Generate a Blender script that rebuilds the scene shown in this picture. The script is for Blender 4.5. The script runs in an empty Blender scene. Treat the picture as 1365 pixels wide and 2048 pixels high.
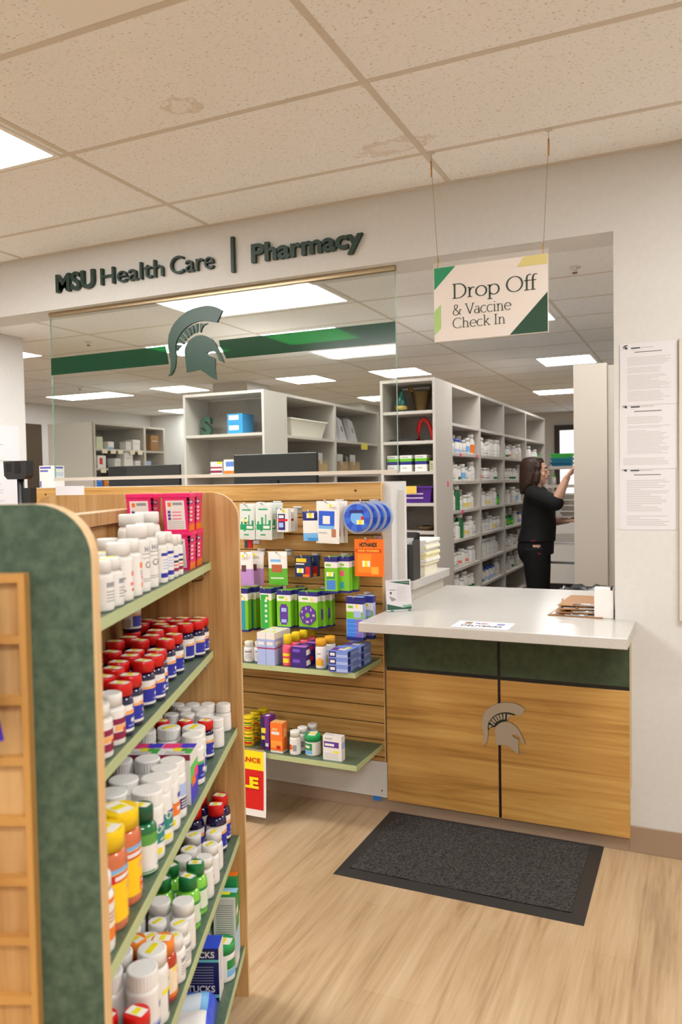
import bpy, bmesh, math, random
from mathutils import Vector, Matrix
random.seed(11)
R=math.radians
SC=bpy.context.scene
COL=SC.collection
# ------------------------------------------------------------------ materials
MATS={}
def lin(c):
    out=[]
    for v in c[:3]:
        v=v/255.0
        out.append(v/12.92 if v<=.04045 else ((v+.055)/1.055)**2.4)
    return (out[0],out[1],out[2],1.0)
def mat(rgb,rough=.45,metal=0.0,spec=.5,coat=0.0):
    key=(tuple(rgb),rough,metal,spec,coat)
    if key in MATS: return MATS[key]
    m=bpy.data.materials.new('plain_%d_%d_%d'%tuple(rgb)); m.use_nodes=True
    b=m.node_tree.nodes['Principled BSDF']
    b.inputs['Base Color'].default_value=lin(rgb); b.inputs['Roughness'].default_value=rough
    b.inputs['Metallic'].default_value=metal; b.inputs['Specular IOR Level'].default_value=spec
    b.inputs['Coat Weight'].default_value=coat
    MATS[key]=m; return m
def nodes(name):
    m=bpy.data.materials.new(name); m.use_nodes=True
    nt=m.node_tree; return m,nt,nt.nodes['Principled BSDF']
def N(nt,typ,**kw):
    n=nt.nodes.new(typ)
    for k,v in kw.items():
        if k in n.inputs: n.inputs[k].default_value=v
        else: setattr(n,k,v)
    return n
def L(nt,a,b): nt.links.new(a,b)
def ramp(nt,fac,stops):
    r=nt.nodes.new('ShaderNodeValToRGB'); e=r.color_ramp.elements
    while len(e)<len(stops): e.new(.5)
    for i,(p,c) in enumerate(stops): e[i].position=p; e[i].color=lin(c)
    L(nt,fac,r.inputs['Fac']); return r
def wood(name,dark,mid,light,axis='Z',rough=.42,sc=1.0):
    m,nt,b=nodes(name)
    tc=N(nt,'ShaderNodeTexCoord'); mp=N(nt,'ShaderNodeMapping')
    s=[16*sc,16*sc,16*sc]; s['XYZ'.index(axis)]=.9*sc; mp.inputs['Scale'].default_value=s
    L(nt,tc.outputs['Object'],mp.inputs['Vector'])
    n1=N(nt,'ShaderNodeTexNoise',Scale=1.0,Detail=5.0,Roughness=.62,Distortion=1.3); L(nt,mp.outputs['Vector'],n1.inputs['Vector'])
    mp2=N(nt,'ShaderNodeMapping'); s2=[90*sc,90*sc,90*sc]; s2['XYZ'.index(axis)]=2.5*sc; mp2.inputs['Scale'].default_value=s2
    L(nt,tc.outputs['Object'],mp2.inputs['Vector'])
    n2=N(nt,'ShaderNodeTexNoise',Scale=1.0,Detail=2.0); L(nt,mp2.outputs['Vector'],n2.inputs['Vector'])
    mx=N(nt,'ShaderNodeMath',operation='MULTIPLY_ADD'); mx.inputs[1].default_value=.3; L(nt,n2.outputs['Fac'],mx.inputs[0])
    ad=N(nt,'ShaderNodeMath',operation='MULTIPLY'); ad.inputs[1].default_value=.7; L(nt,n1.outputs['Fac'],ad.inputs[0]); L(nt,ad.outputs[0],mx.inputs[2])
    r=ramp(nt,mx.outputs[0],[(.33,dark),(.47,mid),(.62,light)])
    L(nt,r.outputs['Color'],b.inputs['Base Color']); b.inputs['Roughness'].default_value=rough
    return m
def speckle(name,c1,c2,scale=60,rough=.6,lo=.4,hi=.6,bump=0.0,detail=3.0):
    m,nt,b=nodes(name); tc=N(nt,'ShaderNodeTexCoord')
    n=N(nt,'ShaderNodeTexNoise',Scale=scale,Detail=detail); L(nt,tc.outputs['Object'],n.inputs['Vector'])
    r=ramp(nt,n.outputs['Fac'],[(lo,c1),(hi,c2)]); L(nt,r.outputs['Color'],b.inputs['Base Color']); b.inputs['Roughness'].default_value=rough
    if bump:
        bp=N(nt,'ShaderNodeBump',Strength=bump,Distance=.002); L(nt,n.outputs['Fac'],bp.inputs['Height']); L(nt,bp.outputs['Normal'],b.inputs['Normal'])
    return m
def emis(name,rgb,strength):
    m=bpy.data.materials.new(name); m.use_nodes=True; nt=m.node_tree; nt.nodes.remove(nt.nodes['Principled BSDF'])
    e=N(nt,'ShaderNodeEmission'); e.inputs['Color'].default_value=(*rgb,1); e.inputs['Strength'].default_value=strength
    L(nt,e.outputs[0],nt.nodes['Material Output'].inputs['Surface']); return m
def sheer(name,rgb,tint,fac,rough=.05):
    """surface colour mixed with a see-through tint"""
    m,nt,b=nodes(name); b.inputs['Base Color'].default_value=lin(rgb); b.inputs['Roughness'].default_value=rough
    t=N(nt,'ShaderNodeBsdfTransparent'); t.inputs['Color'].default_value=(*tint,1)
    mx=N(nt,'ShaderNodeMixShader'); mx.inputs[0].default_value=fac
    L(nt,b.outputs[0],mx.inputs[1]); L(nt,t.outputs[0],mx.inputs[2]); L(nt,mx.outputs[0],nt.nodes['Material Output'].inputs['Surface']); return m
def glass(name,tint):
    m,nt,b=nodes(name); nt.nodes.remove(b)
    t=N(nt,'ShaderNodeBsdfTransparent'); t.inputs['Color'].default_value=(*tint,1)
    g=N(nt,'ShaderNodeBsdfGlossy',Roughness=.02); f=N(nt,'ShaderNodeFresnel',IOR=1.5); mx=N(nt,'ShaderNodeMixShader'); ge=N(nt,'ShaderNodeNewGeometry'); sb=N(nt,'ShaderNodeMath',operation='SUBTRACT'); sb.inputs[0].default_value=1; L(nt,ge.outputs['Backfacing'],sb.inputs[1]); mu=N(nt,'ShaderNodeMath',operation='MULTIPLY'); L(nt,f.outputs[0],mu.inputs[0]); L(nt,sb.outputs[0],mu.inputs[1])
    L(nt,mu.outputs[0],mx.inputs[0]); L(nt,t.outputs[0],mx.inputs[1]); L(nt,g.outputs[0],mx.inputs[2]); L(nt,mx.outputs[0],nt.nodes['Material Output'].inputs['Surface']); return m

def floor_mat():
    m,nt,b=nodes('vinyl_plank'); tc=N(nt,'ShaderNodeTexCoord'); mp=N(nt,'ShaderNodeMapping'); mp.inputs['Rotation'].default_value=(0,0,R(90))
    L(nt,tc.outputs['Object'],mp.inputs['Vector'])
    br=N(nt,'ShaderNodeTexBrick',Scale=1.0); br.offset=.37; br.inputs['Brick Width'].default_value=1.22; br.inputs['Row Height'].default_value=.182
    br.inputs['Mortar Size'].default_value=.0012; br.inputs['Mortar Smooth'].default_value=.2; br.inputs['Bias'].default_value=0
    br.inputs['Color1'].default_value=(.42,.42,.42,1); br.inputs['Color2'].default_value=(.6,.6,.6,1); br.inputs['Mortar'].default_value=(.2,.2,.2,1)
    L(nt,mp.outputs['Vector'],br.inputs['Vector'])
    m2=N(nt,'ShaderNodeMapping'); m2.inputs['Scale'].default_value=(11,.9,1); L(nt,tc.outputs['Object'],m2.inputs['Vector'])
    n1=N(nt,'ShaderNodeTexNoise',Scale=1.0,Detail=6.0,Roughness=.6,Distortion=1.2); L(nt,m2.outputs['Vector'],n1.inputs['Vector'])
    m3=N(nt,'ShaderNodeMapping'); m3.inputs['Scale'].default_value=(80,3,1); L(nt,tc.outputs['Object'],m3.inputs['Vector'])
    n2=N(nt,'ShaderNodeTexNoise',Scale=1.0,Detail=2.0); L(nt,m3.outputs['Vector'],n2.inputs['Vector'])
    a=N(nt,'ShaderNodeMath',operation='MULTIPLY'); a.inputs[1].default_value=.62; L(nt,n1.outputs['Fac'],a.inputs[0])
    c=N(nt,'ShaderNodeMath',operation='MULTIPLY_ADD'); c.inputs[1].default_value=.22; L(nt,n2.outputs['Fac'],c.inputs[0]); L(nt,a.outputs[0],c.inputs[2])
    d=N(nt,'ShaderNodeMath',operation='MULTIPLY_ADD'); d.inputs[1].default_value=.2; L(nt,br.outputs['Color'],d.inputs[0]); L(nt,c.outputs[0],d.inputs[2])
    r=ramp(nt,d.outputs[0],[(.34,(140,112,80)),(.5,(182,153,118)),(.68,(202,176,143))])
    L(nt,r.outputs['Color'],b.inputs['Base Color']); b.inputs['Roughness'].default_value=.33; b.inputs['Specular IOR Level'].default_value=.4
    return m
def tile_mat():
    m,nt,b=nodes('fissured_tile'); tc=N(nt,'ShaderNodeTexCoord')
    mp=N(nt,'ShaderNodeMapping'); mp.inputs['Scale'].default_value=(90,150,1); L(nt,tc.outputs['Object'],mp.inputs['Vector'])
    n=N(nt,'ShaderNodeTexNoise',Scale=1.0,Detail=1.5,Roughness=.5); L(nt,mp.outputs['Vector'],n.inputs['Vector'])
    r=ramp(nt,n.outputs['Fac'],[(.29,(204,190,170)),(.36,(238,238,238)),(.8,(242,242,242))])
    # old water stains, each with its own outline
    col=r.outputs['Color']
    for (x,y,rx,ry) in ((-1.578,-1.07,.075,.06),(-1.05,-.45,.16,.07)):
        mp3=N(nt,'ShaderNodeMapping'); mp3.inputs['Location'].default_value=(-x/rx,-y/ry,0); mp3.inputs['Scale'].default_value=(1/rx,1/ry,0)
        L(nt,tc.outputs['Object'],mp3.inputs['Vector'])
        nn=N(nt,'ShaderNodeTexNoise',Scale=22.0,Detail=3.0); L(nt,tc.outputs['Object'],nn.inputs['Vector'])
        ln=N(nt,'ShaderNodeVectorMath',operation='LENGTH'); L(nt,mp3.outputs['Vector'],ln.inputs[0])
        ad=N(nt,'ShaderNodeMath',operation='MULTIPLY_ADD'); ad.inputs[1].default_value=1.6; L(nt,nn.outputs['Fac'],ad.inputs[0]); L(nt,ln.outputs['Value'],ad.inputs[2])
        rr=nt.nodes.new('ShaderNodeValToRGB'); e=rr.color_ramp.elements
        e[0].position=.0; e[0].color=(.12,.12,.12,1); e[1].position=1; e[1].color=(0,0,0,1)
        for p,v in ((.66,.16),(.78,.8),(.9,.0)): q=e.new(p); q.color=(v,v,v,1)
        dv=N(nt,'ShaderNodeMath',operation='MULTIPLY'); dv.inputs[1].default_value=.5; L(nt,ad.outputs[0],dv.inputs[0]); L(nt,dv.outputs[0],rr.inputs['Fac'])
        sc=N(nt,'ShaderNodeMath',operation='MULTIPLY'); sc.inputs[1].default_value=.42; L(nt,rr.outputs['Color'],sc.inputs[0])
        mx=N(nt,'ShaderNodeMix',data_type='RGBA'); mx.inputs['B'].default_value=lin((176,134,82)); L(nt,sc.outputs[0],mx.inputs['Factor']); L(nt,col,mx.inputs['A']); col=mx.outputs['Result']
    L(nt,col,b.inputs['Base Color']); b.inputs['Roughness'].default_value=.9; b.inputs['Specular IOR Level'].default_value=.1
    bp=N(nt,'ShaderNodeBump',Strength=.25,Distance=.003); L(nt,n.outputs['Fac'],bp.inputs['Height']); L(nt,bp.outputs['Normal'],b.inputs['Normal'])
    return m
WALL=speckle('wall_paint',(207,205,201),(211,209,205),40,.75,.3,.7)
TILE=tile_mat(); FLOOR=floor_mat()
TBAR=mat((208,199,186),.6)
OAK=wood('gondola_oak',(156,114,64),(190,145,88),(208,168,114),'Z')
OAKX=wood('slat_oak',(138,98,42),(184,138,72),(208,166,102),'X',sc=.8)
OAKC=wood('counter_oak',(146,104,44),(192,144,74),(212,170,98),'X',sc=.62)
BAND=wood('edge_band',(206,166,112),(222,184,132),(230,196,148),'Z')
SLATBR=wood('display_oak',(162,114,60),(192,146,88),(210,170,114),'Z')
SLATRAIL=mat((200,148,78),.45)
GREENLAM=speckle('green_laminate',(58,82,66),(84,106,88),64,.5,.35,.68)
GREENTOP=speckle('green_shelf_top',(72,92,72),(86,106,84),60,.35,.35,.65)
GREENEDGE=mat((180,192,142),.4)
GREENDARK=speckle('dark_green_laminate',(48,64,44),(60,78,54),30,.5,.35,.65)
QUARTZ=speckle('quartz_top',(186,181,174),(200,196,190),260,.2,.35,.62)
MATFIB=speckle('mat_carpet',(24,23,22),(74,70,67),120,.95,.36,.66,.6)
RUBBER=mat((44,42,41),.6)
WHITEP=mat((232,228,224),.35); WHITEP2=mat((222,219,214),.4); PAPER=mat((216,213,216),.7)
STEELW=mat((198,191,182),.45)      # beige painted steel shelving
STEELB=speckle('steel_back',(160,153,144),(168,161,152),30,.5,.3,.7)
CHROME=mat((205,205,208),.2,1.0); STEEL=mat((184,174,158),.45,.3); DARKST=mat((40,34,30),.4,.5)
BLACK=mat((22,22,23),.45); BLACKG=mat((14,14,16),.2); GREY=mat((80,78,78),.5)
GREEN=mat((20,60,42),.38); INK=mat((40,52,46),.5); TXT=mat((120,116,116),.7); TXTL=mat((190,185,185),.7); TXTD=mat((40,40,42),.6)
WIRE=mat((170,150,120),.4,.6); BASEB=mat((158,134,112),.5)
YEL=mat((238,222,30),.5); STICK=mat((240,236,226),.55)
LIGHTM=emis('light_diffuser',(1.0,1.0,.99),16.0)
LIGHTB=emis('light_diffuser_back',(1.0,1.0,.99),10.5)
# ------------------------------------------------------------------ mesh builder
class MB:
    def __init__(s): s.v=[]; s.f=[]; s.m=[]; s.mats=[]; s.sm=[]
    def mi(s,m):
        if m not in s.mats: s.mats.append(m)
        return s.mats.index(m)
    def add(s,vs,fs,m,smooth=False):
        o=len(s.v); k=s.mi(m); s.v+= [tuple(v) for v in vs]
        for f in fs: s.f.append(tuple(o+i for i in f)); s.m.append(k); s.sm.append(smooth)
        return s
    def box(s,x0,x1,y0,y1,z0,z1,m,M=None):
        vs=[Vector((x,y,z)) for z in (z0,z1) for y in (y0,y1) for x in (x0,x1)]
        if M: vs=[M@v for v in vs]
        return s.add(vs,[(0,2,3,1),(4,5,7,6),(0,1,5,4),(2,6,7,3),(0,4,6,2),(1,3,7,5)],m)
    def quad(s,a,b,c,d,m): return s.add([a,b,c,d],[(0,1,2,3)],m)
    def face(s,o,u,v,rects,base):
        """rectangle o+u*[0,1]+v*[0,1], printed with rects (u0,u1,v0,v1,mat)"""
        o=Vector(o);u=Vector(u);v=Vector(v)
        us=sorted({0.0,1.0}|{min(1,max(0,q)) for r in rects for q in r[:2]}); vs=sorted({0.0,1.0}|{min(1,max(0,q)) for r in rects for q in r[2:4]})
        g=len(s.v)
        for b in vs:
            for a in us: s.v.append(tuple(o+u*a+v*b))
        n=len(us)
        for j in range(len(vs)-1):
            for i in range(n-1):
                cu=(us[i]+us[i+1])/2; cv=(vs[j]+vs[j+1])/2; mm=base
                for r in rects:
                    if r[0]<cu<r[1] and r[2]<cv<r[3]: mm=r[4]
                s.f.append((g+j*n+i,g+j*n+i+1,g+(j+1)*n+i+1,g+(j+1)*n+i)); s.m.append(s.mi(mm)); s.sm.append(False)
        return s
    def pbox(s,x0,x1,y0,y1,z0,z1,base,front=(),right=(),top=(),left=(),M=None):
        """printed carton: front faces -Y, right faces +X"""
        g=len(s.v)
        s.face((x0,y0,z0),(x1-x0,0,0),(0,0,z1-z0),front,base); s.face((x1,y0,z0),(0,y1-y0,0),(0,0,z1-z0),right,base)
        s.face((x0,y0,z1),(x1-x0,0,0),(0,y1-y0,0),top,base); s.face((x0,y1,z0),(0,y0-y1,0),(0,0,z1-z0),left,base)
        s.face((x1,y1,z0),(x0-x1,0,0),(0,0,z1-z0),(),base); s.face((x0,y1,z0),(x1-x0,0,0),(0,y0-y1,0),(),base)
        if M: s.v[g:]=[tuple(M@Vector(q)) for q in s.v[g:]]
        return s
    def lathe(s,prof,m,seg=24,c=(0,0),ribs=0.0,rmats=None):
        g=len(s.v); rings=[]
        for (r,z) in prof:
            if r<1e-6: s.v.append((c[0],c[1],z)); rings.append([len(s.v)-1])
            else:
                ring=[]
                for i in range(seg):
                    a=2*math.pi*i/seg; q=r-(ribs if i%2 and ribs else 0)
                    s.v.append((c[0]+q*math.sin(a),c[1]-q*math.cos(a),z)); ring.append(len(s.v)-1)
                rings.append(ring)
        for j in range(len(rings)-1):
            a,b=rings[j],rings[j+1]; k=s.mi(rmats[j] if rmats else m)
            for i in range(seg):
                i2=(i+1)%seg
                if len(a)==1 and len(b)==1: continue
                if len(a)==1: s.f.append((a[0],b[i2],b[i]))
                elif len(b)==1: s.f.append((a[i],a[i2],b[0]))
                else: s.f.append((a[i],a[i2],b[i2],b[i]))
                s.m.append(k); s.sm.append(not ribs)
        return s
    def label(s,r,z0,z1,rects,base,a0=-180,a1=180,seg=28):
        """printed sleeve: rects (deg0,deg1,v0,v1,mat), 0 deg faces -Y"""
        st=[a0+(a1-a0)*i/seg for i in range(seg+1)]
        us=sorted({round(q,2) for q in st}|{round(q,2) for t in rects for q in t[:2] if a0<=q<=a1}); vs=sorted({0.0,1.0}|{q for t in rects for q in t[2:4]})
        g=len(s.v); n=len(us)
        for b in vs:
            for a in us: s.v.append((r*math.sin(R(a)),-r*math.cos(R(a)),z0+(z1-z0)*b))
        for j in range(len(vs)-1):
            for i in range(n-1):
                cu=(us[i]+us[i+1])/2; cv=(vs[j]+vs[j+1])/2; mm=base
                for t in rects:
                    if t[0]<cu<t[1] and t[2]<cv<t[3]: mm=t[4]
                s.f.append((g+j*n+i,g+j*n+i+1,g+(j+1)*n+i+1,g+(j+1)*n+i)); s.m.append(s.mi(mm)); s.sm.append(True)
        return s
    def prism(s,poly,o,u,v,d,m,side=None):
        """polygon in the u,v frame, extruded by vector d"""
        from mathutils.geometry import tessellate_polygon
        o=Vector(o);u=Vector(u);v=Vector(v);d=Vector(d); P=[o+u*a+v*b for a,b in poly]; n=len(P)
        tri=tessellate_polygon([[Vector((a,b,0)) for a,b in poly]])
        s.add(P+[p+d for p in P],[tuple(t) for t in tri]+[tuple(n+i for i in reversed(t)) for t in tri],m)
        s.add(P+[p+d for p in P],[(i,(i+1)%n,n+(i+1)%n,n+i) for i in range(n)],side or m); return s
    def tube(s,pts,r,m,seg=8):
        pts=[Vector(p) for p in pts]; rings=[]; rr=r if isinstance(r,(list,tuple)) else [r]*len(pts)
        up=Vector((0,0,1))
        for i,p in enumerate(pts):
            t=(pts[min(i+1,len(pts)-1)]-pts[max(i-1,0)]).normalized()
            a=t.cross(up)
            if a.length<.05: a=t.cross(Vector((1,0,0)))
            a.normalize(); b=t.cross(a).normalized()
            rings.append([p+(a*math.cos(2*math.pi*k/seg)+b*math.sin(2*math.pi*k/seg))*rr[i] for k in range(seg)])
        vs=[q for g in rings for q in g]; fs=[]
        for j in range(len(rings)-1):
            for k in range(seg): fs.append((j*seg+k,j*seg+(k+1)%seg,(j+1)*seg+(k+1)%seg,(j+1)*seg+k))
        fs.append(tuple(range(seg-1,-1,-1))); fs.append(tuple((len(rings)-1)*seg+k for k in range(seg)))
        return s.add(vs,fs,m,True)
    def mesh(s,name):
        me=bpy.data.meshes.new(name); me.from_pydata(s.v,[],s.f)
        for m in s.mats: me.materials.append(m)
        me.polygons.foreach_set('material_index',s.m); me.polygons.foreach_set('use_smooth',s.sm); me.update()
        bm=bmesh.new(); bm.from_mesh(me); bmesh.ops.remove_doubles(bm,verts=bm.verts,dist=1e-6); bmesh.ops.recalc_face_normals(bm,faces=bm.faces); bm.to_mesh(me); bm.free()
        return me
    def build(s,name,parent=None,bevel=0,**kw): return link(name,s.mesh(name),parent,bevel,**kw)
def link(name,me,parent=None,bevel=0,loc=None,rotz=0,label=None):
    o=bpy.data.objects.new(name,me); COL.objects.link(o)
    if parent: o.parent=parent
    if loc: o.location=loc
    o.rotation_euler[2]=rotz
    if label: o['label']=label
    if bevel:
        b=o.modifiers.new('bevel','BEVEL'); b.width=bevel; b.segments=2; b.limit_method='ANGLE'
    return o
def tag(o,label,cat,group=None):
    o['label']=label; o['category']=cat
    if group: o['group']=group
    return o
def thing(name,label,cat,loc=(0,0,0),rotz=0,group=None):
    o=bpy.data.objects.new(name,None); o.empty_display_size=.05; COL.objects.link(o); o.location=loc; o.rotation_euler[2]=rotz
    return tag(o,label,cat,group)
def struct(name,mb,bevel=0):
    o=mb.build(name,None,bevel); o['kind']='structure'; return o
def text_mesh(txt,m,w=None,h=None,depth=.001,bold=0.0,hs=None):
    """lettering in the XZ plane facing -Y, lower left at origin, scaled to width w / height h"""
    cu=bpy.data.curves.new('t','FONT'); cu.body=txt; cu.size=1; cu.extrude=.5; cu.offset=bold; cu.resolution_u=4
    ob=bpy.data.objects.new('t',cu); COL.objects.link(ob); bpy.context.view_layer.update()
    me=bpy.data.meshes.new_from_object(ob.evaluated_get(bpy.context.evaluated_depsgraph_get())); bpy.data.objects.remove(ob)
    xs=[v.co.x for v in me.vertices]; ys=[v.co.y for v in me.vertices]; x0,x1,y0,y1=min(xs),max(xs),min(ys),max(ys)
    sx=(w/(x1-x0)) if w else None; sy=(h/(y1-y0)) if h else None
    sx=sx or sy; sy=sy or sx
    if hs: sy=hs
    for v in me.vertices: v.co=Vector(((v.co.x-x0)*sx,-(v.co.z+.5)*depth,(v.co.y-(0 if hs else y0))*sy))
    me.materials.clear(); me.materials.append(m); return me
ORD=['first','second','third','fourth','fifth','sixth','seventh','eighth','ninth','tenth','eleventh','twelfth']
# ================================================================== the setting
H=2.767; OPX=-.307; HB=2.467; WT=.2
struct('floor',MB().box(-9.2,3.6,-7.1,12.4,-.06,0,FLOOR))
c=MB().box(-9.2,3.6,-7.1,12.4,H,H+.06,TILE)
cols=[-2.187+1.2192*k for k in range(-6,5)]
for x in cols: c.box(x-.012,x+.012,-7.1,0,H-.0015,H+.01,TBAR); c.box(x-.012,x+.012,WT,12.4,H-.0015,H+.01,TBAR)
for k in range(0,12):
    y=-.338-.608*k; c.box(-9.2,3.6,y-.012,y+.012,H-.0012,H+.01,TBAR)
for k in range(-1,18):
    y=1.22+.632*k; c.box(-9.2,3.6,y-.012,y+.012,H-.0012,H+.01,TBAR)
c.box(-5.2,3.6,-.022,0,H-.004,H+.01,TBAR)
struct('ceiling',c)
w=MB(); w.box(-5.2,3.6,0,WT,HB,H,WALL).box(OPX,3.6,0,WT,0,HB,WALL)
struct('wall_front',w)
w=MB(); w.box(-3.42,-1.256,0,WT,0,1.5,WALL).box(-1.258,-1.226,.09,.105,.952,1.46,WHITEP2)
struct('wall_knee',w)
struct('wall_counter',MB().box(-1.256,OPX,.02,.14,0,.885,WALL))
struct('wall_left',MB().box(-5.32,-5.2,-7.0,1.7,0,H,WALL))
struct('wall_right',MB().box(3.5,3.6,-7.0,12.3,0,H,WALL))
struct('wall_rear',MB().box(-9.2,3.6,-7.1,-7.0,0,H,WALL))
struct('wall_far_left',MB().box(-9.15,-9.03,-7.0,8.4,0,H,WALL))
struct('wall_far_back',MB().box(-9.15,-5.0,8.3,8.42,0,H,WALL).box(-5.0,-4.88,8.3,12.3,0,H,WALL).box(-4.88,3.6,12.2,12.32,0,H,WALL))
struct('wall_column',MB().box(-5.56,-5.06,5.1,5.62,0,H,WALL))
struct('baseboard_right',MB().box(OPX+.05,3.5,-.008,0,0,.105,BASEB),.002)
struct('baseboard_knee',MB().box(-3.42,OPX+.05,-.008,.0,0,.1,BASEB),.002)
# dark door leaf and frame on the far left wall
d=MB().box(-9.03,-8.97,4.6,5.64,0,2.45,mat((70,56,38),.5)); struct('door_1',d)
# window at the far end of the back room
wn=MB(); FR=mat((58,48,40),.5)
wn.box(-2.52,-1.1,12.14,12.2,2.42,2.52,FR).box(-2.52,-2.42,12.14,12.2,1.0,2.42,FR).box(-1.2,-1.1,12.14,12.2,1.0,2.42,FR).box(-2.52,-1.1,12.14,12.2,.95,1.02,FR).box(-2.42,-1.2,12.15,12.2,1.86,1.9,mat((196,196,200),.4))
o=struct('window_1',wn)
p=MB().box(-2.42,-1.2,12.165,12.185,1.02,2.42,emis('daylight_blind',(.97,.98,1.0),.95)).build('window_pane',o)
# ================================================================== lights
def ceil_light(x0,x1,y0,y1,label,group='recessed ceiling lights'):
    t=thing('ceiling_light',label,'ceiling light',((x0+x1)/2,(y0+y1)/2,H),0,group)
    a,b=(x1-x0)/2,(y1-y0)/2; f=MB(); F=mat((236,232,226),.4)
    for q in ((-a,a,-b,-b+.022),(-a,a,b-.022,b),(-a,-a+.022,-b+.022,b-.022),(a-.022,a,-b+.022,b-.022)): f.box(*q,-.006,-.0005,F)
    f.build('frame',t); MB().box(-a+.022,a-.022,-b+.022,b-.022,-.004,-.001,LIGHTM if y1<0 else LIGHTB).build('diffuser',t)
ceil_light(-3.45,-2.22,-1.58,-.95,'bright ceiling panel at upper left of photo, before the lettered header')
for k,(x,y) in enumerate(((.84,-1.27),(-2.83,-3.7),(.84,-3.7),(-2.83,-5.8),(.84,-5.8))):  # unseen panels added on the ceiling grid as fill light for the shop side
    ceil_light(x-.615,x+.615,y-.31,y+.31,'added unseen ceiling panel on the shop side, '+('right of the hanging sign','behind the gondola','behind the camera at right','in the rear left corner','in the rear right corner')[k])
BL=[(-4.63,-3.44,.6,1.215,'light strip above the glass screen at its left end'),(-3.38,-2.21,1.22,1.79,'large light panel behind the green helmet crest'),(-.96,.22,.6,1.27,'bright panel behind the top edge of the hanging sign'),
(-3.41,-2.68,2.53,3.14,'panel half hidden by green stripe right of helmet'),(-4.62,-4.0,2.53,3.14,'panel half hidden by the green helmet plume'),(-1.62,-1.02,2.58,3.18,'panel peeking out from the right edge of the hanging sign'),
(-3.46,-2.86,5.06,5.72,'panel above the tall grey shelf near the glass edge'),(-1.58,-1.0,5.13,5.78,'panel above the beige tall cabinet at right'),(-4.66,-4.08,5.03,5.66,'panel above the white tub, seen through the glass'),
(-8.3,-7.14,5.02,5.58,'wide panel at left, seen through the glass'),(-6.5,-5.93,5.0,5.64,'panel straight under the green helmet'),(-8.3,-7.72,7.52,8.2,'small far panel below the one under the helmet'),(-4.66,-4.1,7.53,8.2,'small far panel left of the tall grey shelf'),
(-2.2,-1.0,8.2,8.8,'farthest panel over the end of the bottle aisle'),(-6.9,-5.7,1.85,2.46,'added unseen panel over the far left corner behind the white wall end'),(-6.9,-5.7,-1.6,-1.0,'added unseen panel left of the white wall end'),(.3,1.5,3.4,4.0,'panel behind the front wall at right'),(.3,1.5,6.4,7.0,'panel at the back right behind the cabinet')]  # unseen panels behind the left wall are added to brighten the far left shelving
for a in BL: ceil_light(*a)
# air diffuser, sprinklers
v=thing('air_diffuser','off-white square ceiling air diffuser at the top left corner of photo','vent',(-1.272,-1.87,H))
VC=mat((238,236,230),.45); f=MB(); f.box(-.297,.297,-.297,.297,-.004,-.0005,VC); f.build('plate',v)
for i,rr in enumerate((.2,.13,.07)):
    pr=[(rr-.055,-.006-.008*i),(rr,-.016-.008*i),(rr+.006,-.012-.008*i),(rr-.045,-.0045)]
    MB().lathe(pr,VC,40).build('cone',v)
for x,y,l in ((-.68,1.65,'small chrome sprinkler head right of the hanging sign'),(-4.85,2.1,'small sprinkler head behind upper left of glass screen'),(-7.16,4.5,'round grey ceiling sprinkler plate at left behind glass')):
    s=thing('sprinkler_head',l,'sprinkler',(x,y,H)); MB().lathe([(0,-.0005),(.035,-.0005),(.035,-.004),(.012,-.008),(.012,-.03),(0,-.03)],mat((220,214,204),.3),16).build('escutcheon',s); MB().lathe([(0,-.03),(.016,-.032),(.016,-.036),(0,-.036)],mat((120,60,40),.4),12).build('deflector',s)
# ================================================================== wall lettering
SG=mat((28,54,42),.45)
t=thing('wall_lettering','dark green raised MSU Health Care | Pharmacy lettering on the header','sign',(-3.165,-.001,2.555))
def word(name,txt,x,w,bold,hs):
    o=link(name,text_mesh(txt,SG,w=w,depth=.02,bold=bold,hs=hs),t); o.location=(x+3.165,0,0)
word('bold_word','MSU',-3.165,.265,.03,.128); word('thin_word','Health',-2.857,.40,-.004,.126); word('thin_word','Care',-2.413,.257,-.004,.126); word('bold_word','Pharmacy',-1.942,.575,.03,.117)
MB().box(1.11,1.126,-.02,0,-.034,.135,SG).build('divider_bar',t)
# ================================================================== glass screen
CREST=[(-0.0,0.122),(0.039,0.169),(0.053,0.257),(0.054,0.359),(0.029,0.468),(0.013,0.577),(0.015,0.68),(0.033,0.784),(0.086,0.892),(0.155,0.976),(0.258,1.055),(0.368,1.112),(0.47,1.148),(0.604,1.165),(0.721,1.169),(0.828,1.15),(0.911,1.117),(1.001,1.059),(0.9,0.886),(0.768,0.918),(0.66,0.94),(0.552,0.937),(0.451,0.914),(0.357,0.87),(0.281,0.815),(0.212,0.735),(0.164,0.653),(0.146,0.566),(0.149,0.481),(0.153,0.439),(0.148,0.353),(0.134,0.266),(0.095,0.176),(0.051,0.132)]
HEAD=[(0.341,0.155),(0.334,0.256),(0.322,0.357),(0.311,0.474),(0.32,0.543),(0.355,0.607),(0.414,0.664),(0.482,0.701),(0.549,0.72),(0.633,0.718),(0.716,0.689),(0.799,0.64),(0.864,0.563),(0.905,0.476),(0.945,0.396),(1.001,0.257),(0.919,0.293),(0.895,0.374),(0.863,0.429),(0.797,0.45),(0.739,0.444),(0.701,0.422),(0.755,0.382),(0.829,0.353),(0.85,0.326),(0.844,0.183),(0.859,0.0),(0.793,0.033),(0.578,0.184)]
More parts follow.
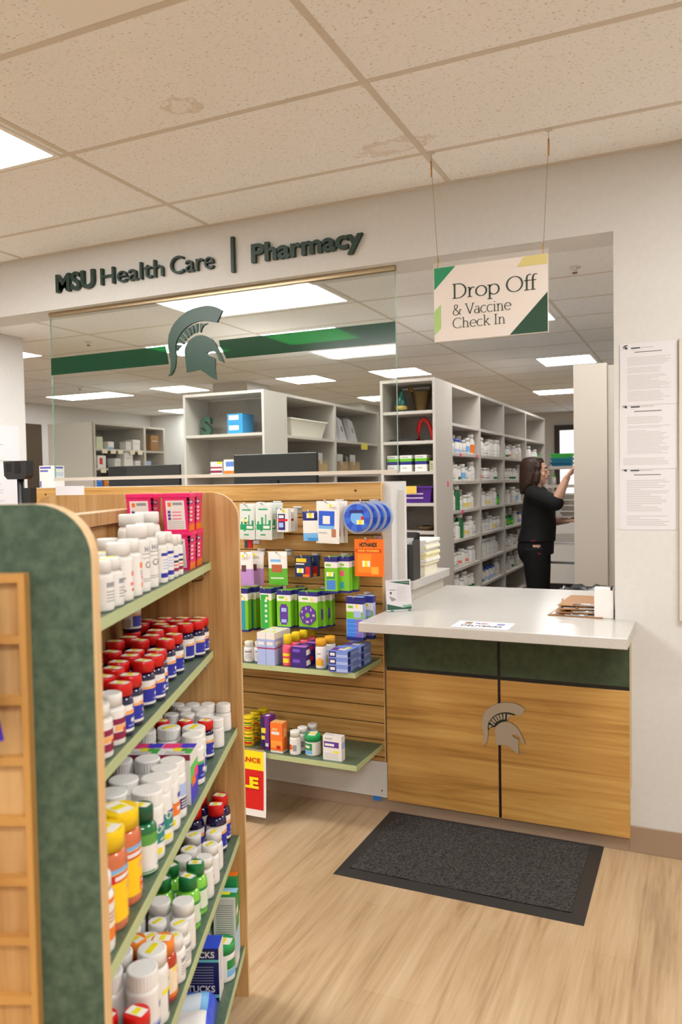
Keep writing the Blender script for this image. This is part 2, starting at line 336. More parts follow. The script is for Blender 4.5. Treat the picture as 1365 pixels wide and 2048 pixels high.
BACK=[(0.158,0.474),(0.137,0.557),(0.155,0.644),(0.212,0.74),(0.281,0.819),(0.357,0.874),(0.451,0.915),(0.552,0.939),(0.66,0.941),(0.777,0.914),(0.768,0.888),(0.676,0.87),(0.634,0.832),(0.608,0.745),(0.55,0.726),(0.465,0.699),(0.397,0.654),(0.346,0.597),(0.312,0.568),(0.21,0.539)]
BLADES=[[(0.597,0.904),(0.735,0.889),(0.66,0.86),(0.63,0.823),(0.609,0.762),(0.588,0.768)],[(0.509,0.899),(0.56,0.908),(0.55,0.772),(0.512,0.766)],[(0.421,0.872),(0.476,0.893),(0.495,0.766),(0.457,0.754)],[(0.336,0.834),(0.4,0.862),(0.445,0.744),(0.415,0.728)],[(0.285,0.794),(0.323,0.824),(0.398,0.717),(0.364,0.697)],[(0.229,0.729),(0.267,0.775),(0.347,0.682),(0.313,0.657)],[(0.19,0.669),(0.22,0.711),(0.317,0.628),(0.287,0.603)],[(0.172,0.612),(0.261,0.592),(0.201,0.547),(0.171,0.509)]]
def emblem(name,parent,x,y,z,S,SZ,m,d,black=None,side=None):
    e=MB(); o=(x,y,z); u=(S,0,0); vv=(0,0,SZ)
    for P in [CREST,HEAD]+BLADES: e.prism(P,o,u,vv,(0,-d,0),m,side)
    if black: e.prism(BACK,(x,y,z),u,vv,(0,-d*.6,0),black)
    return e.build(name,parent)
gs=thing('glass_screen','frameless glass screen with green stripe and helmet emblem above the low wall','glass screen',(-2.265,.06,1.537))
GL=glass('screen_glass',(.93,.95,.93)); GE=sheer('glass_edge',(176,205,190),(.75,.9,.82),.45)
g=MB(); X0,X1,Z1=-1.021,1.021,.913
g.box(X0,X1,-.005,.005,0,Z1,GL); g.build('pane',gs)
g=MB(); g.box(X0-.0012,X0-.0001,-.005,.005,0,Z1,GE).box(X1+.0001,X1+.0012,-.005,.005,0,Z1,GE); g.build('polished_edge',gs)
BZ=mat((170,150,118),.35,.6); MB().box(X0,X1+.002,-.014,.014,Z1-.004,Z1+.016,BZ).build('top_channel',gs); MB().box(X0,X1,-.014,.014,-.001,.016,mat((206,196,182),.4,.2)).build('bottom_channel',gs)
FILM=sheer('green_film',(20,66,44),(.02,.5,.16),.22,.16)
a=MB(); a.prism([(X0,.587),(X0,.681),(-.242,.681),(-.235,.655),(-.228,.62),(-.224,.587)],(0,-.006,0),(1,0,0),(0,0,1),(0,-.0008,0),FILM)
a.prism([(.125,.587),(.108,.62),(.09,.65),(.084,.681),(X1,.681),(X1,.587)],(0,-.006,0),(1,0,0),(0,0,1),(0,-.0008,0),FILM); a.build('green_stripe',gs)
emblem('helmet_emblem',gs,-.222,-.0056,.486,.338,.318,GREEN,.012)
# ================================================================== serif lettering for the hanging sign
def arc(cx,cy,rx,ry,a0,a1,n=18): return [(cx+rx*math.cos(R(a0+(a1-a0)*i/n)),cy+ry*math.sin(R(a0+(a1-a0)*i/n))) for i in range(n+1)]
NARCH=[(.12,.44),(.2,.58),(.34,.665),(.47,.61),(.54,.44),(.54,0)]
GLY={'D':(.94,[[(.14,0),(.14,1)],[(0,1),(.36,1)]+arc(.36,.5,.48,.5,90,-90)+[(0,0)]]),
'r':(.5,[[(.14,0),(.14,.66)],[(0,0),(.3,0)],[(0,.64),(.14,.66)],[(.14,.4),(.22,.57),(.34,.65),(.46,.61)]]),
'o':(.74,[arc(.36,.33,.32,.345,0,360,28)]),
'p':(.8,[[(.14,-.3),(.14,.66)],[(0,-.3),(.3,-.3)],[(0,.64),(.14,.66)],arc(.4,.33,.3,.345,150,-150,24)]),
'O':(1.06,[arc(.5,.5,.46,.515,0,360,32)]),
'f':(.36,[[(.16,0),(.16,.8),(.2,.96),(.3,1.04),(.42,1.01)],[(0,.64),(.36,.64)],[(.02,0),(.32,0)]]),
'&':(.95,[[(.82,0),(.62,.2),(.22,.66),(.17,.82),(.22,.97),(.36,1.01),(.5,.93),(.5,.78),(.34,.6),(.14,.46),(.05,.28),(.09,.1),(.26,-.02),(.48,.03),(.68,.22),(.78,.5)],[(.66,.5),(.9,.5)]]),
'V':(.86,[[(.06,1),(.44,0)],[(.44,0),(.78,1)],[(-.06,1),(.2,1)],[(.66,1),(.9,1)]]),
'a':(.62,[arc(.27,.19,.22,.2,0,360,20),[(.48,.0),(.48,.45),(.44,.6),(.3,.67),(.1,.58)],[(.48,.02),(.58,.0)]]),
'c':(.62,[arc(.34,.33,.3,.345,48,312,22)]),
'i':(.34,[[(.14,0),(.14,.66)],[(0,0),(.3,0)],[(0,.64),(.14,.66)],[(.12,.86),(.16,.94)]]),
'n':(.74,[[(.14,0),(.14,.66)],[(0,0),(.27,0)],[(0,.64),(.14,.66)],NARCH,[(.41,0),(.68,0)]]),
'e':(.68,[[(.05,.36),(.62,.36)],arc(.34,.33,.3,.345,5,318,24)]),
'C':(.92,[arc(.5,.5,.46,.515,42,318,28)]),
'h':(.74,[[(.14,0),(.14,1.04)],[(0,0),(.27,0)],[(0,1.02),(.14,1.04)],NARCH,[(.41,0),(.68,0)]]),
'k':(.7,[[(.14,0),(.14,1.04)],[(0,0),(.27,0)],[(0,1.02),(.14,1.04)],[(.14,.24),(.5,.64)],[(.27,.38),(.58,0)],[(.36,.64),(.62,.64)],[(.46,0),(.7,0)]]),
'I':(.38,[[(.16,0),(.16,1)],[(0,0),(.32,0)],[(0,1),(.32,1)]]),' ':(.34,[])}
def serif(mb,txt,x,z,width,cap,y,m,thick=.105,thin=.05):
    tot=sum(GLY[ch][0] for ch in txt); sx=width/tot; px=x
    for ch in txt:
        adv,st=GLY[ch]
        for P in st:
            n=len(P); lf=[];rt=[]
            closed=math.dist(P[0],P[-1])<1e-6
            for i in range(n):
                a=P[i-1] if i else (P[-2] if closed else P[0]); b=P[i+1] if i<n-1 else (P[1] if closed else P[-1])
                tx,ty=b[0]-a[0],b[1]-a[1]; l=math.hypot(tx,ty) or 1; tx/=l;ty/=l
                wd=(thin+(thick-thin)*abs(ty)**1.3)/2
                lf.append((P[i][0]-ty*wd,P[i][1]+tx*wd)); rt.append((P[i][0]+ty*wd,P[i][1]-tx*wd))
            T=lambda q,yy:(px+q[0]*sx,yy,z+q[1]*cap)
            vs=[T(q,y) for q in lf]+[T(q,y) for q in rt]+[T(q,y-.0008) for q in lf]+[T(q,y-.0008) for q in rt]
            fs=[]
            for i in range(n-1): fs+=[(2*n+i,2*n+i+1,3*n+i+1,3*n+i),(i,i+1,2*n+i+1,2*n+i),(n+i,3*n+i,3*n+i+1,n+i+1)]
            mb.add(vs,fs,m)
        px+=adv*sx
hs=thing('hanging_sign','white hanging Drop Off & Vaccine Check In sign above the counter','sign',(-.719,-.3385,2.181))
ox,oz=.719,-2.181
MB().box(-.219,.219,-.0025,.0025,-.147,.158,sheer('sign_acrylic',(232,228,224),(.95,.95,.93),.75)).build('acrylic_holder',hs)
SW=mat((226,216,208),.5)
MB().box(-.217,.216,-.0042,.0042,-.1445,.139,SW).build('sign_sheet',hs)
def cblock(P,m): MB().prism([(a+ox,b+oz) for a,b in P],(0,-.0046,0),(1,0,0),(0,0,1),(0,-.0004,0),m).build('colour_block',hs)
cblock([(-.934,2.319),(-.849,2.319),(-.934,2.236)],mat((30,140,96),.4)); cblock([(-.615,2.284),(-.589,2.319),(-.504,2.319),(-.504,2.284)],mat((214,200,130),.4)); cblock([(-.935,2.153),(-.909,2.178),(-.909,2.087),(-.935,2.062)],mat((164,200,118),.4)); cblock([(-.643,2.038),(-.504,2.182),(-.504,2.038)],mat((34,72,54),.4))

k=MB(); SI=mat((44,62,54),.5)
serif(k,'Drop Off',-.862+ox,2.196+oz,.318,.054,-.0046,SI); serif(k,'& Vaccine',-.862+ox,2.132+oz,.226,.039,-.0046,SI,.09,.045); serif(k,'Check In',-.862+ox,2.083+oz,.205,.037,-.0046,SI,.09,.045)
k.build('sign_lettering',hs)
for sx,name in ((-.2,'left'),(.2,'right')):
    k=MB(); k.tube([(sx,0,.15),(sx*1.1,0,.5),(sx*1.115,0,.582)],.0011,WIRE,6); k.tube([(sx,0,.13),(sx,0,.175)],.003,mat((196,160,96),.3,.5),6)
    k.tube([(sx*1.11,0,.49),(sx*1.113,0,.55)],.0035,mat((190,150,88),.3,.5),6).box(sx*1.115-.012,sx*1.115+.012,-.008,.008,.578,.5845,TBAR); k.build('wire',hs)
# ================================================================== notices on the right wall
def textlines(u0,u1,rows,v0,v1,m,rnd,lead=None):
    out=[]
    for i in range(rows):
        v=v1-(v1-v0)*(i+.5)/rows; h=(v1-v0)/rows*.22; e=u0+(u1-u0)*rnd.uniform(.72,1.0)
        if rnd.random()<.13: e=u0+(u1-u0)*rnd.uniform(.25,.6)
        if rnd.random()<.06: continue
        out.append((u0,e,v-h,v+h,m))
    return out
rn=random.Random(5)
def notice(x0,x1,z0,z1,y,label,ti):
    t=thing('wall_notice',label,'notice',((x0+x1)/2,y,z0)); w=x1-x0; h=z1-z0
    rc=textlines(.13,.9,26 if ti else 30,.2 if ti==1 else .06,.78,TXTL,rn)+[(.2,.36,.91,.93,TXTD),(.37,.6,.912,.928,TXTL),(.2,.3,.885,.892,TXTL),(.26,.74,.845,.86,TXT)]
    if ti==1: rc+=textlines(.06,.9,5,.06,.17,TXTL,rn)
    MB().pbox(-w/2,w/2,-.001,0,0,h,PAPER,front=rc).build('sheet',t)
    emblem('helmet_emblem',t,-w/2+.012,-.0011,h*.9,.018,.016,TXTD,.0003)
notice(-.288,-.082,1.292,1.545,-.0005,'lowest of the three printed notices on wall right of opening',2)
notice(-.286,-.078,1.53,1.795,-.002,'middle one of the three printed notices right of the opening',1)
notice(-.284,-.076,1.78,2.022,-.0035,'topmost of the three printed notices right of the opening',0)
b=thing('wall_board','cream framed board on the wall at the right photo edge','board',(.35,-.001,.94)); MB().box(-.42,.5,-.018,0,0,1.085,mat((206,196,180),.5)).build('frame',b,.002); MB().box(-.39,.47,-.0195,-.0182,.03,1.055,mat((224,216,204),.6)).build('panel',b)
# ================================================================== drop-off counter
ct=MB(); ct.prism([(-1.262,-.385),(-.23,-.385),(-.23,-.0015),(OPX-.003,-.0015),(OPX-.003,.83),(-1.2555,.83),(-1.2555,-.0015),(-1.262,-.0015)],(0,0,.8905),(1,0,0),(0,1,0),(0,0,.0395),QUARTZ)
tag(ct.build('countertop',None,.003),'speckled pale stone countertop of the drop-off counter','countertop')
cb=thing('service_counter','oak and green counter front with silver helmet below the stone countertop','counter',(-.767,-.001,.06))
Xc,Zc=.767,-.06
for a,b in ((-1.284,-.7785),(-.7665,-.252)):
    MB().box(a+Xc,b+Xc,-.026,0,.668+Zc,.889+Zc,GREENDARK).build('green_panel',cb,.0015); MB().box(a+Xc,b+Xc,-.026,0,.0+.0,.652+Zc,OAKC).build('oak_panel',cb,.0015)
    MB().box(a+Xc,b+Xc,-.017,0,.652+Zc,.668+Zc,BLACK).build('reveal_strip',cb)
MB().box(-.7785+Xc,-.7665+Xc,-.018,0,0,.889+Zc,BLACK).build('reveal_strip',cb)
MB().box(-.252+Xc,-.246+Xc,-.02,0,.2,.83,mat((200,182,152),.7)).build('side_edge',cb)
emblem('helmet_emblem',cb,-.848+Xc,-.0265,.346+Zc,.185,.185,STEEL,.006,BLACK,DARKST)
# notice laid on the counter
s=thing('counter_notice','white DELIVERIES notice taped flat on the front of the countertop','notice',(-.772,-.285,.9302))
MB().box(-.112,.112,-.072,.072,0,.0006,PAPER).build('sheet',s)
k=MB(); kk=[(-.1,.1,-.058,-.056),(-.1,.1,.056,.058),(-.1,-.098,-.058,.058),(.098,.1,-.058,.058)]
for q in kk: k.box(*q,.0006,.0009,mat((120,160,190),.6))
k.box(-.078,-.05,.008,.048,.0006,.0009,mat((132,92,30),.5)); k.box(.05,.08,.012,.04,.0006,.0009,mat((70,80,160),.5)); k.build('print',s)
def flat(txt,x,y,w,h,m):
    me=text_mesh(txt,m,w=w,h=h,depth=.0006,bold=.015)
    for v in me.vertices: v.co=Vector((v.co.x+x,v.co.z+y,-v.co.y+.0006))
    link('lettering',me,s)
flat('DELIVERIES',-.08,-.04,.16,.03,TXTD); flat('Fed',-.035,.015,.03,.025,mat((60,40,110),.5)); flat('Ex',-.003,.015,.022,.025,mat((230,90,40),.5))
# flyer in a clear stand
a=math.atan2(.073,.092); f=thing('flyer_stand','small clear stand with green-cornered flyer at countertop left end','flyer stand',(-1.196,-.076,.9305),a)
W,Hh=.116,.138; tilt=Matrix.Rotation(R(-9),4,'X')
MB().box(-W/2,W/2,-.0012,.0012,.002,Hh,PAPER,tilt).build('flyer',f)
k=MB(); up=tilt@Vector((0,0,1)); yo=tilt@Vector((0,-.0018,0)); P=lambda q,m:k.prism(q,yo,(1,0,0),up,(0,-.0003,0),m)
DG=mat((34,84,66),.5); P([(-.04,.13),(.052,.132),(.052,.113)],DG); P([(.0,.128),(.05,.129),(.05,.119)],mat((150,180,166),.5))
P([(-W/2+.002,.034),(.02,.015),(W/2-.002,.02),(W/2-.002,.008),(-W/2+.002,.008)],DG); P([(.012,.026),(W/2-.002,.028),(W/2-.002,.018),(.02,.016)],mat((120,170,140),.5))
for i in range(9): P([(-.008,.106-.0075*i),(.042-.006*(i%3),.106-.0075*i),(.042-.006*(i%3),.1045-.0075*i),(-.008,.1045-.0075*i)],TXTL)
P([(-.045,.068),(-.02,.058),(-.012,.05),(-.034,.044)],mat((150,138,142),.5)); P([(-.042,.085),(-.03,.085),(-.036,.072)],TXTD); P([(-.042,.095),(-.014,.095),(-.014,.0925),(-.042,.0925)],TXT)
k.build('print',f); MB().box(-W/2,W/2,-.02,.03,0,.003,sheer('clear_acrylic',(220,224,222),(.93,.95,.94),.7)).build('stand_foot',f)
for sx in (-.035,.045): MB().box(sx-.006,sx+.006,-.006,.0,.0,.006,DG).build('clip',f)
# clipboards and card holder
CB=mat((150,104,58),.6); CBE=mat((208,164,110),.6)
for i,(x,y,r,l) in enumerate(((-.455,.16,-4,'lowest brown clipboard of the stack at countertop right end'),(-.443,.175,3,'second lowest brown clipboard in the countertop stack'),(-.435,.19,8,'second highest brown clipboard in the countertop stack'),(-.425,.2,-2,'topmost brown clipboard of the stack on the countertop'))):
    t=thing('clipboard',l,'clipboard',(x,y,.9305+.0125*i),R(r),'clipboards on the countertop'); MB().box(-.11,.11,-.15,.15,0,.004,CB).build('board',t,.001)
    if i in (0,2): MB().box(-.1,.1,-.13,.12,.0042,.0058,PAPER).build('paper',t)
    k=MB(); k.tube([(-.05,-.135,.007),(.05,-.135,.007)],.004,CHROME,8).box(-.04,.04,-.15,-.115,.005,.0085,CHROME); k.box(-.045,-.02,-.15,-.125,.0085,.011,mat((120,84,44),.4,.3)); k.build('clip',t)
t=thing('card_holder','white upright card box beside clipboards at the wall opening','box',(-.352,.045,.9305)); k=MB(); k.box(-.037,.037,-.028,.028,0,.122,WHITEP); k.build('box_body',t,.001)
k=MB(); k.box(.026,.034,-.03,.02,.115,.128,BLACK).tube([(-.03,0,.1222),(.025,0,.1222)],.0016,CHROME,6); k.build('clip',t)
# waste bin with black liner behind the counter
t=thing('waste_bin','waste bin with rumpled black liner behind the countertop far edge','bin',(-.53,1.15,0)); MB().lathe([(0,.001),(.13,.001),(.16,.86),(.15,.87),(0,.5)],GREY,20).build('bin_body',t)
k=MB(); pr=[]; rr=random.Random(4); g=len(k.v); sg=40
for j,(r_,z_) in enumerate(((.166,.72),(.172,.82),(.178,.87),(.168,.893),(.14,.88),(.12,.82))):
    for i in range(sg):
        an=2*math.pi*i/sg; q=r_+rr.uniform(-.006,.006); k.v.append((q*math.cos(an),q*math.sin(an),z_+(rr.uniform(-.012,.014) if 0<j<5 else 0)))
mi=k.mi(mat((36,35,38),.28))
for j in range(5):
    for i in range(sg): k.f.append((j*sg+i,j*sg+(i+1)%sg,(j+1)*sg+(i+1)%sg,(j+1)*sg+i)); k.m.append(mi); k.sm.append(True)
k.build('liner',t)
# floor mat
t=thing('floor_mat','dark grey entrance mat with rubber border in front of the counter','mat',(-.817,-.312,.0005)); a,b=.464,.316
k=MB(); k.add([(-a,-b,0),(a,-b,0),(a,b,0),(-a,b,0),(-a+.05,-b+.05,.009),(a-.05,-b+.05,.009),(a-.05,b-.05,.009),(-a+.05,b-.05,.009)],[(0,1,5,4),(1,2,6,5),(2,3,7,6),(3,0,4,7),(3,2,1,0)],RUBBER); k.build('rubber_border',t)
k=MB(); n=60; rr=random.Random(2); mi=k.mi(MATFIB)
for j in range(n//2+1):
    for i in range(n+1): k.v.append((-a+.05+(2*a-.1)*i/n,-b+.05+(2*b-.1)*j/(n//2),.0095+rr.uniform(0,.003)))
for j in range(n//2):
    for i in range(n): q=j*(n+1)+i; k.f.append((q,q+1,q+n+2,q+n+1)); k.m.append(mi); k.sm.append(False)
k.build('carpet_pile',t)
# ================================================================== side ledge behind the low wall, files
t=thing('side_counter','raised white stone side ledge running back from the low wall end','counter',(-1.5,.5,0)); MB().box(-.25,.244,-.298,.27,0,.986,mat((214,206,194),.6)).build('cabinet_body',t); MB().box(-.25,.274,-.299,.29,.987,1.029,QUARTZ).build('ledge_top',t,.003)
t=thing('back_desk','pale work desk behind the low wall carrying the monitors','desk',(-2.6,.55,0)); MB().box(-.8,.84,-.34,.3,.9,.94,WHITEP2).build('desk_top',t)
for x in (-.78,.8): MB().box(x-.02,x+.02,-.33,.29,0,.9,WHITEP2).build('leg_panel',t)
t=thing('file_holder','black upright file holder on the raised side ledge','file holder',(-1.266,.262,1.0295)); k=MB(); DK=mat((52,50,50),.4)
k.box(-.055,.036,-.05,-.046,0,.17,DK).box(-.055,.036,.046,.05,0,.22,DK).box(-.055,-.051,-.046,.046,0,.19,DK).box(.032,.036,-.046,.046,0,.19,DK).box(-.051,.032,-.046,.046,0,.004,DK); k.build('holder_box',t)
for i in range(4): MB().box(-.048,.03,-.03+.02*i,-.026+.02*i,.005,.2+.008*i,(mat((64,62,62),.5),PAPER)[i==0]).build('folder',t)
PC=[(240,232,200),(238,234,226),(236,226,180),(236,226,180),(232,228,232),(238,232,206),(238,234,226),(240,236,228)]
z=1.0295; t=thing('paper_block','thick cream block at the bottom of the paper pads on the side ledge','paper block',(-1.272,.5,z)); MB().box(-.075,.035,-.1,.1,0,.052,mat((238,230,206),.7)).build('block',t)
z+=.0525
for i in range(8):
    o=MB().box(-.08,.045,-.115,.11,0,.0158,mat(PC[i],.7)).build('paper_pad',None,.003,loc=(-1.272+.006*(i%2)-.004*(i==4),.5,z)); tag(o,('cream','white','yellow','pale yellow','lilac white','ivory','white','white')[i]+' pad, '+ORD[i]+' from the bottom of the pad stack on the side ledge','paper pad','pads stacked on the side ledge'); z+=.0158
# monitors
def monitor(x0,x1,y,z0,z1,label):
    t=thing('monitor',label,'monitor',((x0+x1)/2,y,.9405),0,'monitors behind the low wall'); w=(x1-x0)/2; b=z0-.9405; h=z1-.9405
    MB().box(-w,w,-.018,.0,b,h,mat((40,42,44),.35)).build('rear_shell',t,.006); MB().box(-w,w,.0005,.012,b,h,BLACKG).build('screen',t); MB().box(-.03,.03,-.03,-.0185,.02,b+.18,BLACK).build('neck',t); MB().box(-.12,.12,-.11,.07,0,.014,BLACK).build('base',t,.003)
monitor(-2.445,-1.914,.6,1.34,1.668,'black monitor back right of centre above the low wall'); monitor(-3.362,-2.83,.6,1.3,1.625,'lower black monitor back at left above the low wall')
# white carton and card reader at the left end
t=thing('product_carton','white carton with blue lettering at the left end of the low wall','carton',(-3.385,.155,1.5005)); BLU=mat((90,90,180),.5)
k=MB(); k.pbox(-.075,.035,-.04,.04,0,.125,WHITEP,front=[(.05,.8,.86,.95,BLU),(.05,.6,.72,.8,BLU),(.02,.12,.02,.3,BLU)],right=[(.1,.9,.86,.95,BLU),(.1,.9,.5,.7,mat((196,204,220),.5))],top=[(.1,.9,.2,.5,BLU)]); k.build('carton_body',t)
t=thing('card_reader','black card reader on a pole at the left photo edge','card reader',(-3.17,-.3,0)); k=MB(); k.tube([(0,0,.01),(0,0,1.56)],.018,BLACK,12); k.build('pole',t); MB().lathe([(0,0),(.14,0),(.14,.012),(0,.014)],BLACK,24).build('base',t)
k=MB(); k.prism([(-.082,.0),(-.06,-.018),(.05,-.018),(.07,0),(.07,.075),(-.085,.075)],(0,-.03,1.563),(1,0,0),(0,0,1),(0,.05,0),mat((34,34,36),.35)); k.build('reader_body',t)
k=MB(); k.box(-.065,-.035,-.0315,-.0302,1.585,1.628,BLACKG).box(-.005,.03,-.0315,-.0302,1.575,1.632,BLACKG); k.build('sensor_window',t)
k=MB(); k.box(.035,.085,-.02,.02,1.25,1.5,BLACK); k.build('keypad',t)
for i,(y0,y1,z0,z1,l) in enumerate(((.6,1.62,1.73,2.02,'large upper notice on the left wall by the photo edge'),(.7,1.6,1.3,1.7,'long lower notice on the left wall behind the card reader'))):
    t=thing('wall_notice',l,'notice',(-5.199,(y0+y1)/2,z0)); w=y1-y0; k=MB(); k.face((.003,-w/2,0),(0,w,0),(0,0,z1-z0),textlines(.04,.85,8 if i==0 else 16,.05,.95,mat((190,190,204),.7),rn),PAPER); k.box(0,.0029,-w/2,w/2,0,z1-z0,PAPER); k.build('sheet',t)
# ================================================================== slatwall
sl=thing('slatwall','oak slatwall panel with horizontal grooves on the low wall','slatwall',(-2.354,-.0005,.232)); xs0,xs1=-3.41+2.354,-1.2975+2.354
gz=[1.415-.0776*k-.232 for k in range(16)]
MB().box(xs0,xs1,-.005,0,0,1.265,mat((150,108,56),.6)).build('backing',sl)
zt=1.265
for g_ in gz+[-.0022]:
    MB().box(xs0,xs1,-.022,-.0052,max(0,g_+.0022),zt,OAKX).build('slat',sl,.0015); zt=g_-.0022
k=MB(); k.box(xs1+.0003,xs1+.004,-.0222,0,0,1.265,BAND); k.build('edge_band',sl)
k=MB()
for x in (-3.3,-2.35,-1.41): k.lathe([(0,0),(.006,0),(.005,.002),(0,.002)],mat((120,84,40),.4,.6),10)
k=MB()
for x in (-3.28,-2.32,-1.42): k.tube([(x+2.354,-.022,1.23),(x+2.354,-.0235,1.23)],.006,mat((110,76,36),.4,.5),10)
k.build('screw_head',sl)
t=thing('kick_panel','white painted board below the oak slatwall','panel',(-2.354,-.0005,.067)); MB().box(xs0,-1.2875+2.354,-.022,0,0,.163,WALL).build('board',t,.001); k=MB(); k.tube([(1.04,-.022,.03),(1.04,-.0232,.03)],.004,mat((120,90,70),.5),8); k.build('screw_head',t)
o=MB().box(-.028,.012,-.0242,-.0228,0,.02,mat((40,110,190),.6)).build('tape_piece',None,loc=(-1.33,.0,.0485)); tag(o,'small blue tape piece under the right end of the white kick panel','tape')
t=thing('shelf_label','blank white label strip taped on the top slat behind the gondola','label',(-3.105,-.0228,1.44)); MB().box(-.1,.1,-.0012,0,0,.066,PAPER).build('strip',t)
def wshelf(z,label):
    t=thing('slatwall_shelf',label,'shelf',(-1.94,-.023,z),0,'green shelves hung on the slatwall'); a,b=-.9,.632
    MB().box(a,b,-.3,0,-.0225,0,GREENTOP).build('board',t); k=MB(); k.box(a,b+.002,-.3025,-.3001,-.0225,0,GREENEDGE).box(b+.0001,b+.002,-.3,0,-.0225,0,GREENEDGE); k.build('edge_band',t)
    for x in (a+.2,-.1,b-.06):
        k=MB(); k.prism([(0,-.024),(-.27,-.024),(-.27,-.034),(0,-.085)],(x,0,0),(0,1,0),(0,0,1),(.003,0,0),CHROME); k.build('bracket',t)
wshelf(.705,'upper green shelf on the slatwall, holding lavender boxes'); wshelf(.313,'lower green shelf on the slatwall with the red sale sign')
def hook(x,z,l,ys=-.2):
    t=thing('display_hook',l,'hook',(x,-.0225,z),0,'chrome hooks on the slatwall'); MB().box(-.022,.022,-.004,0,-.02,.012,CHROME).build('back_plate',t,.001)
    k=MB(); k.tube([(0,-.004,0),(0,ys+.03,0),(0,ys+.008,.004),(0,ys,.014)],.0028,CHROME,8); k.build('rod',t)
W_=WHITEP; NAVY=mat((34,36,120),.4); LIME=mat((120,190,40),.4); GRN=mat((30,140,70),.4); PUR=mat((92,50,150),.4); RED=mat((204,24,26),.4); SKY=mat((120,180,232),.4); ORG=mat((240,120,20),.4); TEAL=mat((40,150,170),.4); LAV=mat((168,186,232),.4); PINK=mat((240,70,130),.4)
RP=random.Random(17)
def pack(name,label,cat,x0,x1,z0,z1,y,d,base,front,group=None,right=(),sticker=None,shape=None):
    t=thing(name,label,cat,((x0+x1)/2,y,z0),R(RP.uniform(-5,3)),group); w=(x1-x0)/2; h=z1-z0
    if shape: t.rotation_euler[1]=R(RP.uniform(-2.5,2.5))
    k=MB()
    if shape=='pouch':       # pillow pack: pinched at the top and bottom seals
        n=26; NU=16; g0=len(k.v)
        for j in range(n+1):
            v=j/n; b=d/2*(max(0,math.sin(math.pi*v))**.6)
            for i in range(NU+1):
                u=i/NU; q=b*(math.sin(math.pi*u)**.5 if 0<u<1 else 0); k.v.append((-w+2*w*u,-d/2-q-.0006,h*v))
        for j in range(n):
            for i in range(NU):
                mm=base; cu=(i+.5)/NU; cv=(j+.5)/n
                for r in front:
                    if r[0]<cu<r[1] and r[2]<cv<r[3]: mm=r[4]
                q=g0+j*(NU+1)+i; k.f.append((q,q+1,q+NU+2,q+NU+1)); k.m.append(k.mi(mm)); k.sm.append(True)
        gb=len(k.v); k.add([(-w,-d/2+.0006,0),(w,-d/2+.0006,0),(w,-d/2+.0006,h),(-w,-d/2+.0006,h)],[(3,2,1,0)],base)
    else: k.pbox(-w,w,-d,0,0,h,base,front=front,right=right)
    k.build('body',t)
    if sticker:
        q=MB(); yy=-d-.0003-(d*.5 if shape=='pouch' else 0); q.box(-w+2*w*sticker[0],-w+2*w*sticker[1],yy-.0006,yy,h*sticker[2],h*sticker[3],STICK); u0,u1=sticker[0],sticker[1]; q.box(-w+2*w*(u0+(u1-u0)*.3),-w+2*w*(u0+(u1-u0)*.7),yy-.001,yy-.0006,h*sticker[2],h*sticker[3],YEL); q.build('price_sticker',t)
    return t
SIL=mat((214,218,214),.3,.1); JG=mat((20,150,90),.4)
gf=[(.05,.95,.28,.42,JG),(.1,.24,.42,.5,JG),(.36,.5,.42,.6,JG),(.62,.7,.42,.7,JG),(.8,.92,.38,.52,JG),(.3,.42,.22,.3,JG),(.2,.75,.8,.83,JG),(.3,.6,.12,.14,JG),(.5,.9,.31,.37,W_)]
def hang_row(name,labels,cat,xs,w,z0,z1,ys,d,base,front,group,hookx=None,shape=None,right=(),sticker=None,hlabel=None):
    for x,y,l in zip(xs,ys,labels): pack(name,l,cat,x-w/2,x+w/2,z0,z1,y,d,base,front,group,right,sticker,shape)
    hook(hookx if hookx is not None else xs[0],z1-.008,hlabel,min(ys)-.02-d+.0225)
hang_row('floss_bag',['front silver and green bag, left hook of the top row','silver and green bag behind the front one, left hook top row'],'bag',[-1.914,-1.925],.084,1.242,1.408,[-.15,-.1],.014,SIL,gf,'silver green bags',shape='pouch',sticker=(.25,.6,.5,.58),hlabel='chrome hook at the left of the top row holding silver bags')
hang_row('floss_bag',['front silver and green bag, second hook of the top row','middle silver and green bag on second hook of top row','rear silver green bag on the second hook of the top row'],'bag',[-1.825,-1.818,-1.806],.086,1.242,1.411,[-.15,-.11,-.07],.014,SIL,gf,'silver green bags',shape='pouch',hlabel='second chrome hook of the top row, holding silver bags')
hang_row('ointment_box',['white and navy boxed ointment, front one on its hook','white and navy boxed ointment, behind the front one'],'box',[-1.716,-1.706],.056,1.28,1.385,[-.145,-.1],.03,W_,[(.08,.72,.08,.78,NAVY),(.08,.95,.46,.56,RED),(.15,.6,.6,.72,W_),(.15,.55,.2,.4,LAV)],'navy ointment boxes',sticker=(.35,.9,.84,.96),hlabel='chrome hook of the navy ointment boxes, top row')
hang_row('floss_pick_bag',['white navy-topped floss bag nearest the shopper','white navy-topped floss bag behind the nearest','white navy-topped floss bag at the back of its hook'],'bag',[-1.584,-1.592,-1.602],.074,1.24,1.372,[-.15,-.11,-.07],.012,W_,[(0,1,.7,1,NAVY),(0,1,0,.28,SKY),(.3,1,0,.12,mat((60,150,220),.4))],'navy topped floss bags',shape='pouch',sticker=(.35,.85,.78,.95),hlabel='chrome hook of the navy-topped floss bags, top row')
